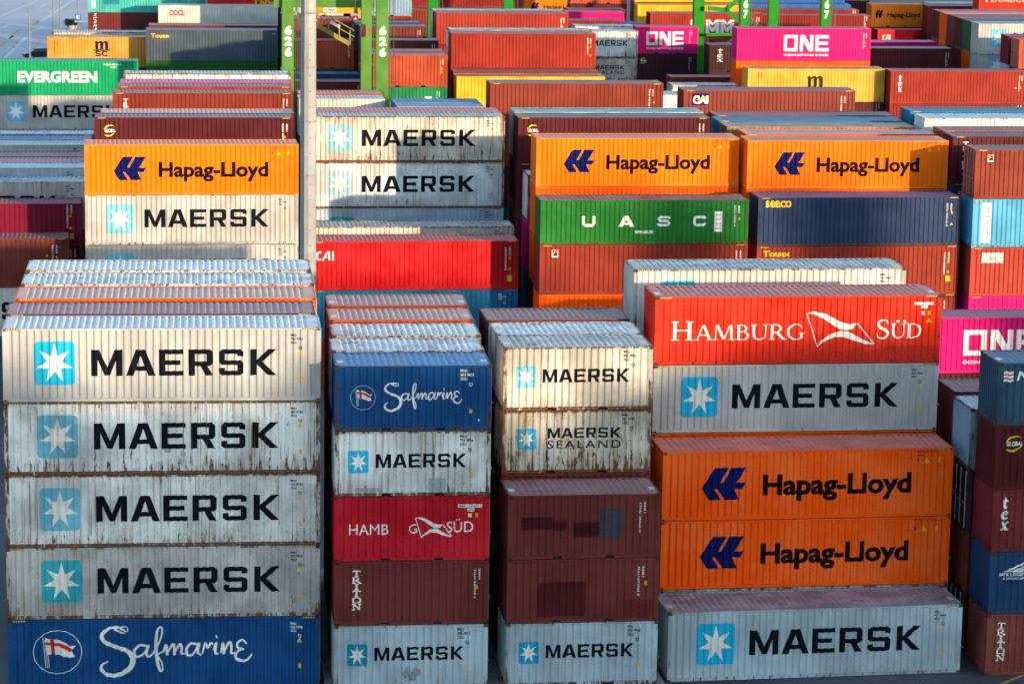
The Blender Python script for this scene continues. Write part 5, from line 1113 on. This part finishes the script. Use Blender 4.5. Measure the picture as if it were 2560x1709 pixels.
obj('tub', MB().lathe(0, 0, [(.0, 0), (.55, 0), (.75, .6), (.68, .6), (.6, .5), (0, .5)], 14).mesh('tub'), plain('tub_concrete', (.40, .37, .33)), t)
v = []; f = []; rnd = random.Random(4)
for k in range(900):
    a = rnd.random() * 6.283; r = .95 * math.sqrt(rnd.random()); z = .55 + rnd.random() * .85; p = Vector((r * math.cos(a) * (1 + .1 * z), r * math.sin(a), z))
    d = Vector((rnd.uniform(-1, 1), rnd.uniform(-1, 1), rnd.uniform(-.4, 1))).normalized() * .12; e = d.cross(Vector((rnd.uniform(-1, 1), rnd.uniform(-1, 1), 1))).normalized() * .07
    i = len(v); v += [tuple(p - d), tuple(p + e), tuple(p + d), tuple(p - e)]; f.append((i, i + 1, i + 2, i + 3))
obj('foliage', mesh('foliage', v, f), plain('shrub_leaf', (.03, .075, .03), .6, 0, .5), t)
# parked car
t = thing('parked_car', 'dark car parked on the road behind the ochre container', 'car', (-11.05, 361.5, 0), R(12))
prof = [(-2.1, .35), (-2.15, .75), (-1.45, .92), (-.75, 1.42), (.65, 1.45), (1.35, .98), (2.05, .85), (2.15, .4)]
v = [(x, y * (.84 if z < 1.2 else .66), z) for y in (-1, 1) for x, z in prof]; n = len(prof)
f = [tuple(range(n - 1, -1, -1)), tuple(range(n, 2 * n))] + [(k, (k + 1) % n, n + (k + 1) % n, n + k) for k in range(n)]
obj('body', mesh('body', v, f), paint((.02, .025, .035), .05, 'wall', .25), t)
for s in (-1, 1):
    obj('side_window', mesh('glass', [(-.68, s * .70, 1.36), (.6, s * .70, 1.38), (1.1, s * .81, 1.03), (-1.15, s * .81, 1.0)], [(0, 1, 2, 3)]), plain('car_glass', (.01, .012, .015), .08), t)
    for x in (-1.35, 1.35):
        w = MB().bar((x, s * .72, .32), (x, s * .88, .32), .64, .64, 18); o = obj('wheel', w.mesh('tyre'), plain('tyre', (.02, .02, .02), .8), t)
        obj('rim', MB().bar((x, s * .875, .32), (x, s * .89, .32), .40, .40, 12).mesh('rim'), plain('rim', (.35, .35, .36), .4), o)
for y in (-.55, .55): obj('tail_light', MB().box(-2.17, -2.10, y - .14, y + .14, .62, .76).mesh('light'), plain('tail_red', (.4, .01, .01), .3), t)

# ------------------------------------------------------------ unseen block added behind the viewpoint, its stepped top shaped to shade the stacks
TE, DY = math.tan(SUN_EL), -34.0
pathl = (111 - DY) / math.cos(SUN_AZ); shift = (111 - DY) * math.tan(SUN_AZ)
bt = thing('shade_building', 'long grey stepped block added out of view to shade the yard', 'building', (0, DY, 0))
bm_ = ground_mat('shade_block', (.30, .30, .30), (.38, .37, .36), .2)
for x0, x1, zt in SHADE_STEPS:
    obj('wing', MB().box(x0 + shift, x1 + shift, -2.5, 0, 0, zt + pathl * TE).mesh('wing'), bm_, bt)  # thin slab added only for its shadow edge
p2 = (164 - DY) / math.cos(SUN_AZ); s2 = (164 - DY) * math.tan(SUN_AZ)
for x0, x1, zt in SHADE_TOWERS:
    obj('shade_tower', MB().box(x0 + s2, x1 + s2, -1.6, -.2, 0, zt + p2 * TE).mesh('tower'), bm_, bt)  # unseen tower added to throw shade on the second block
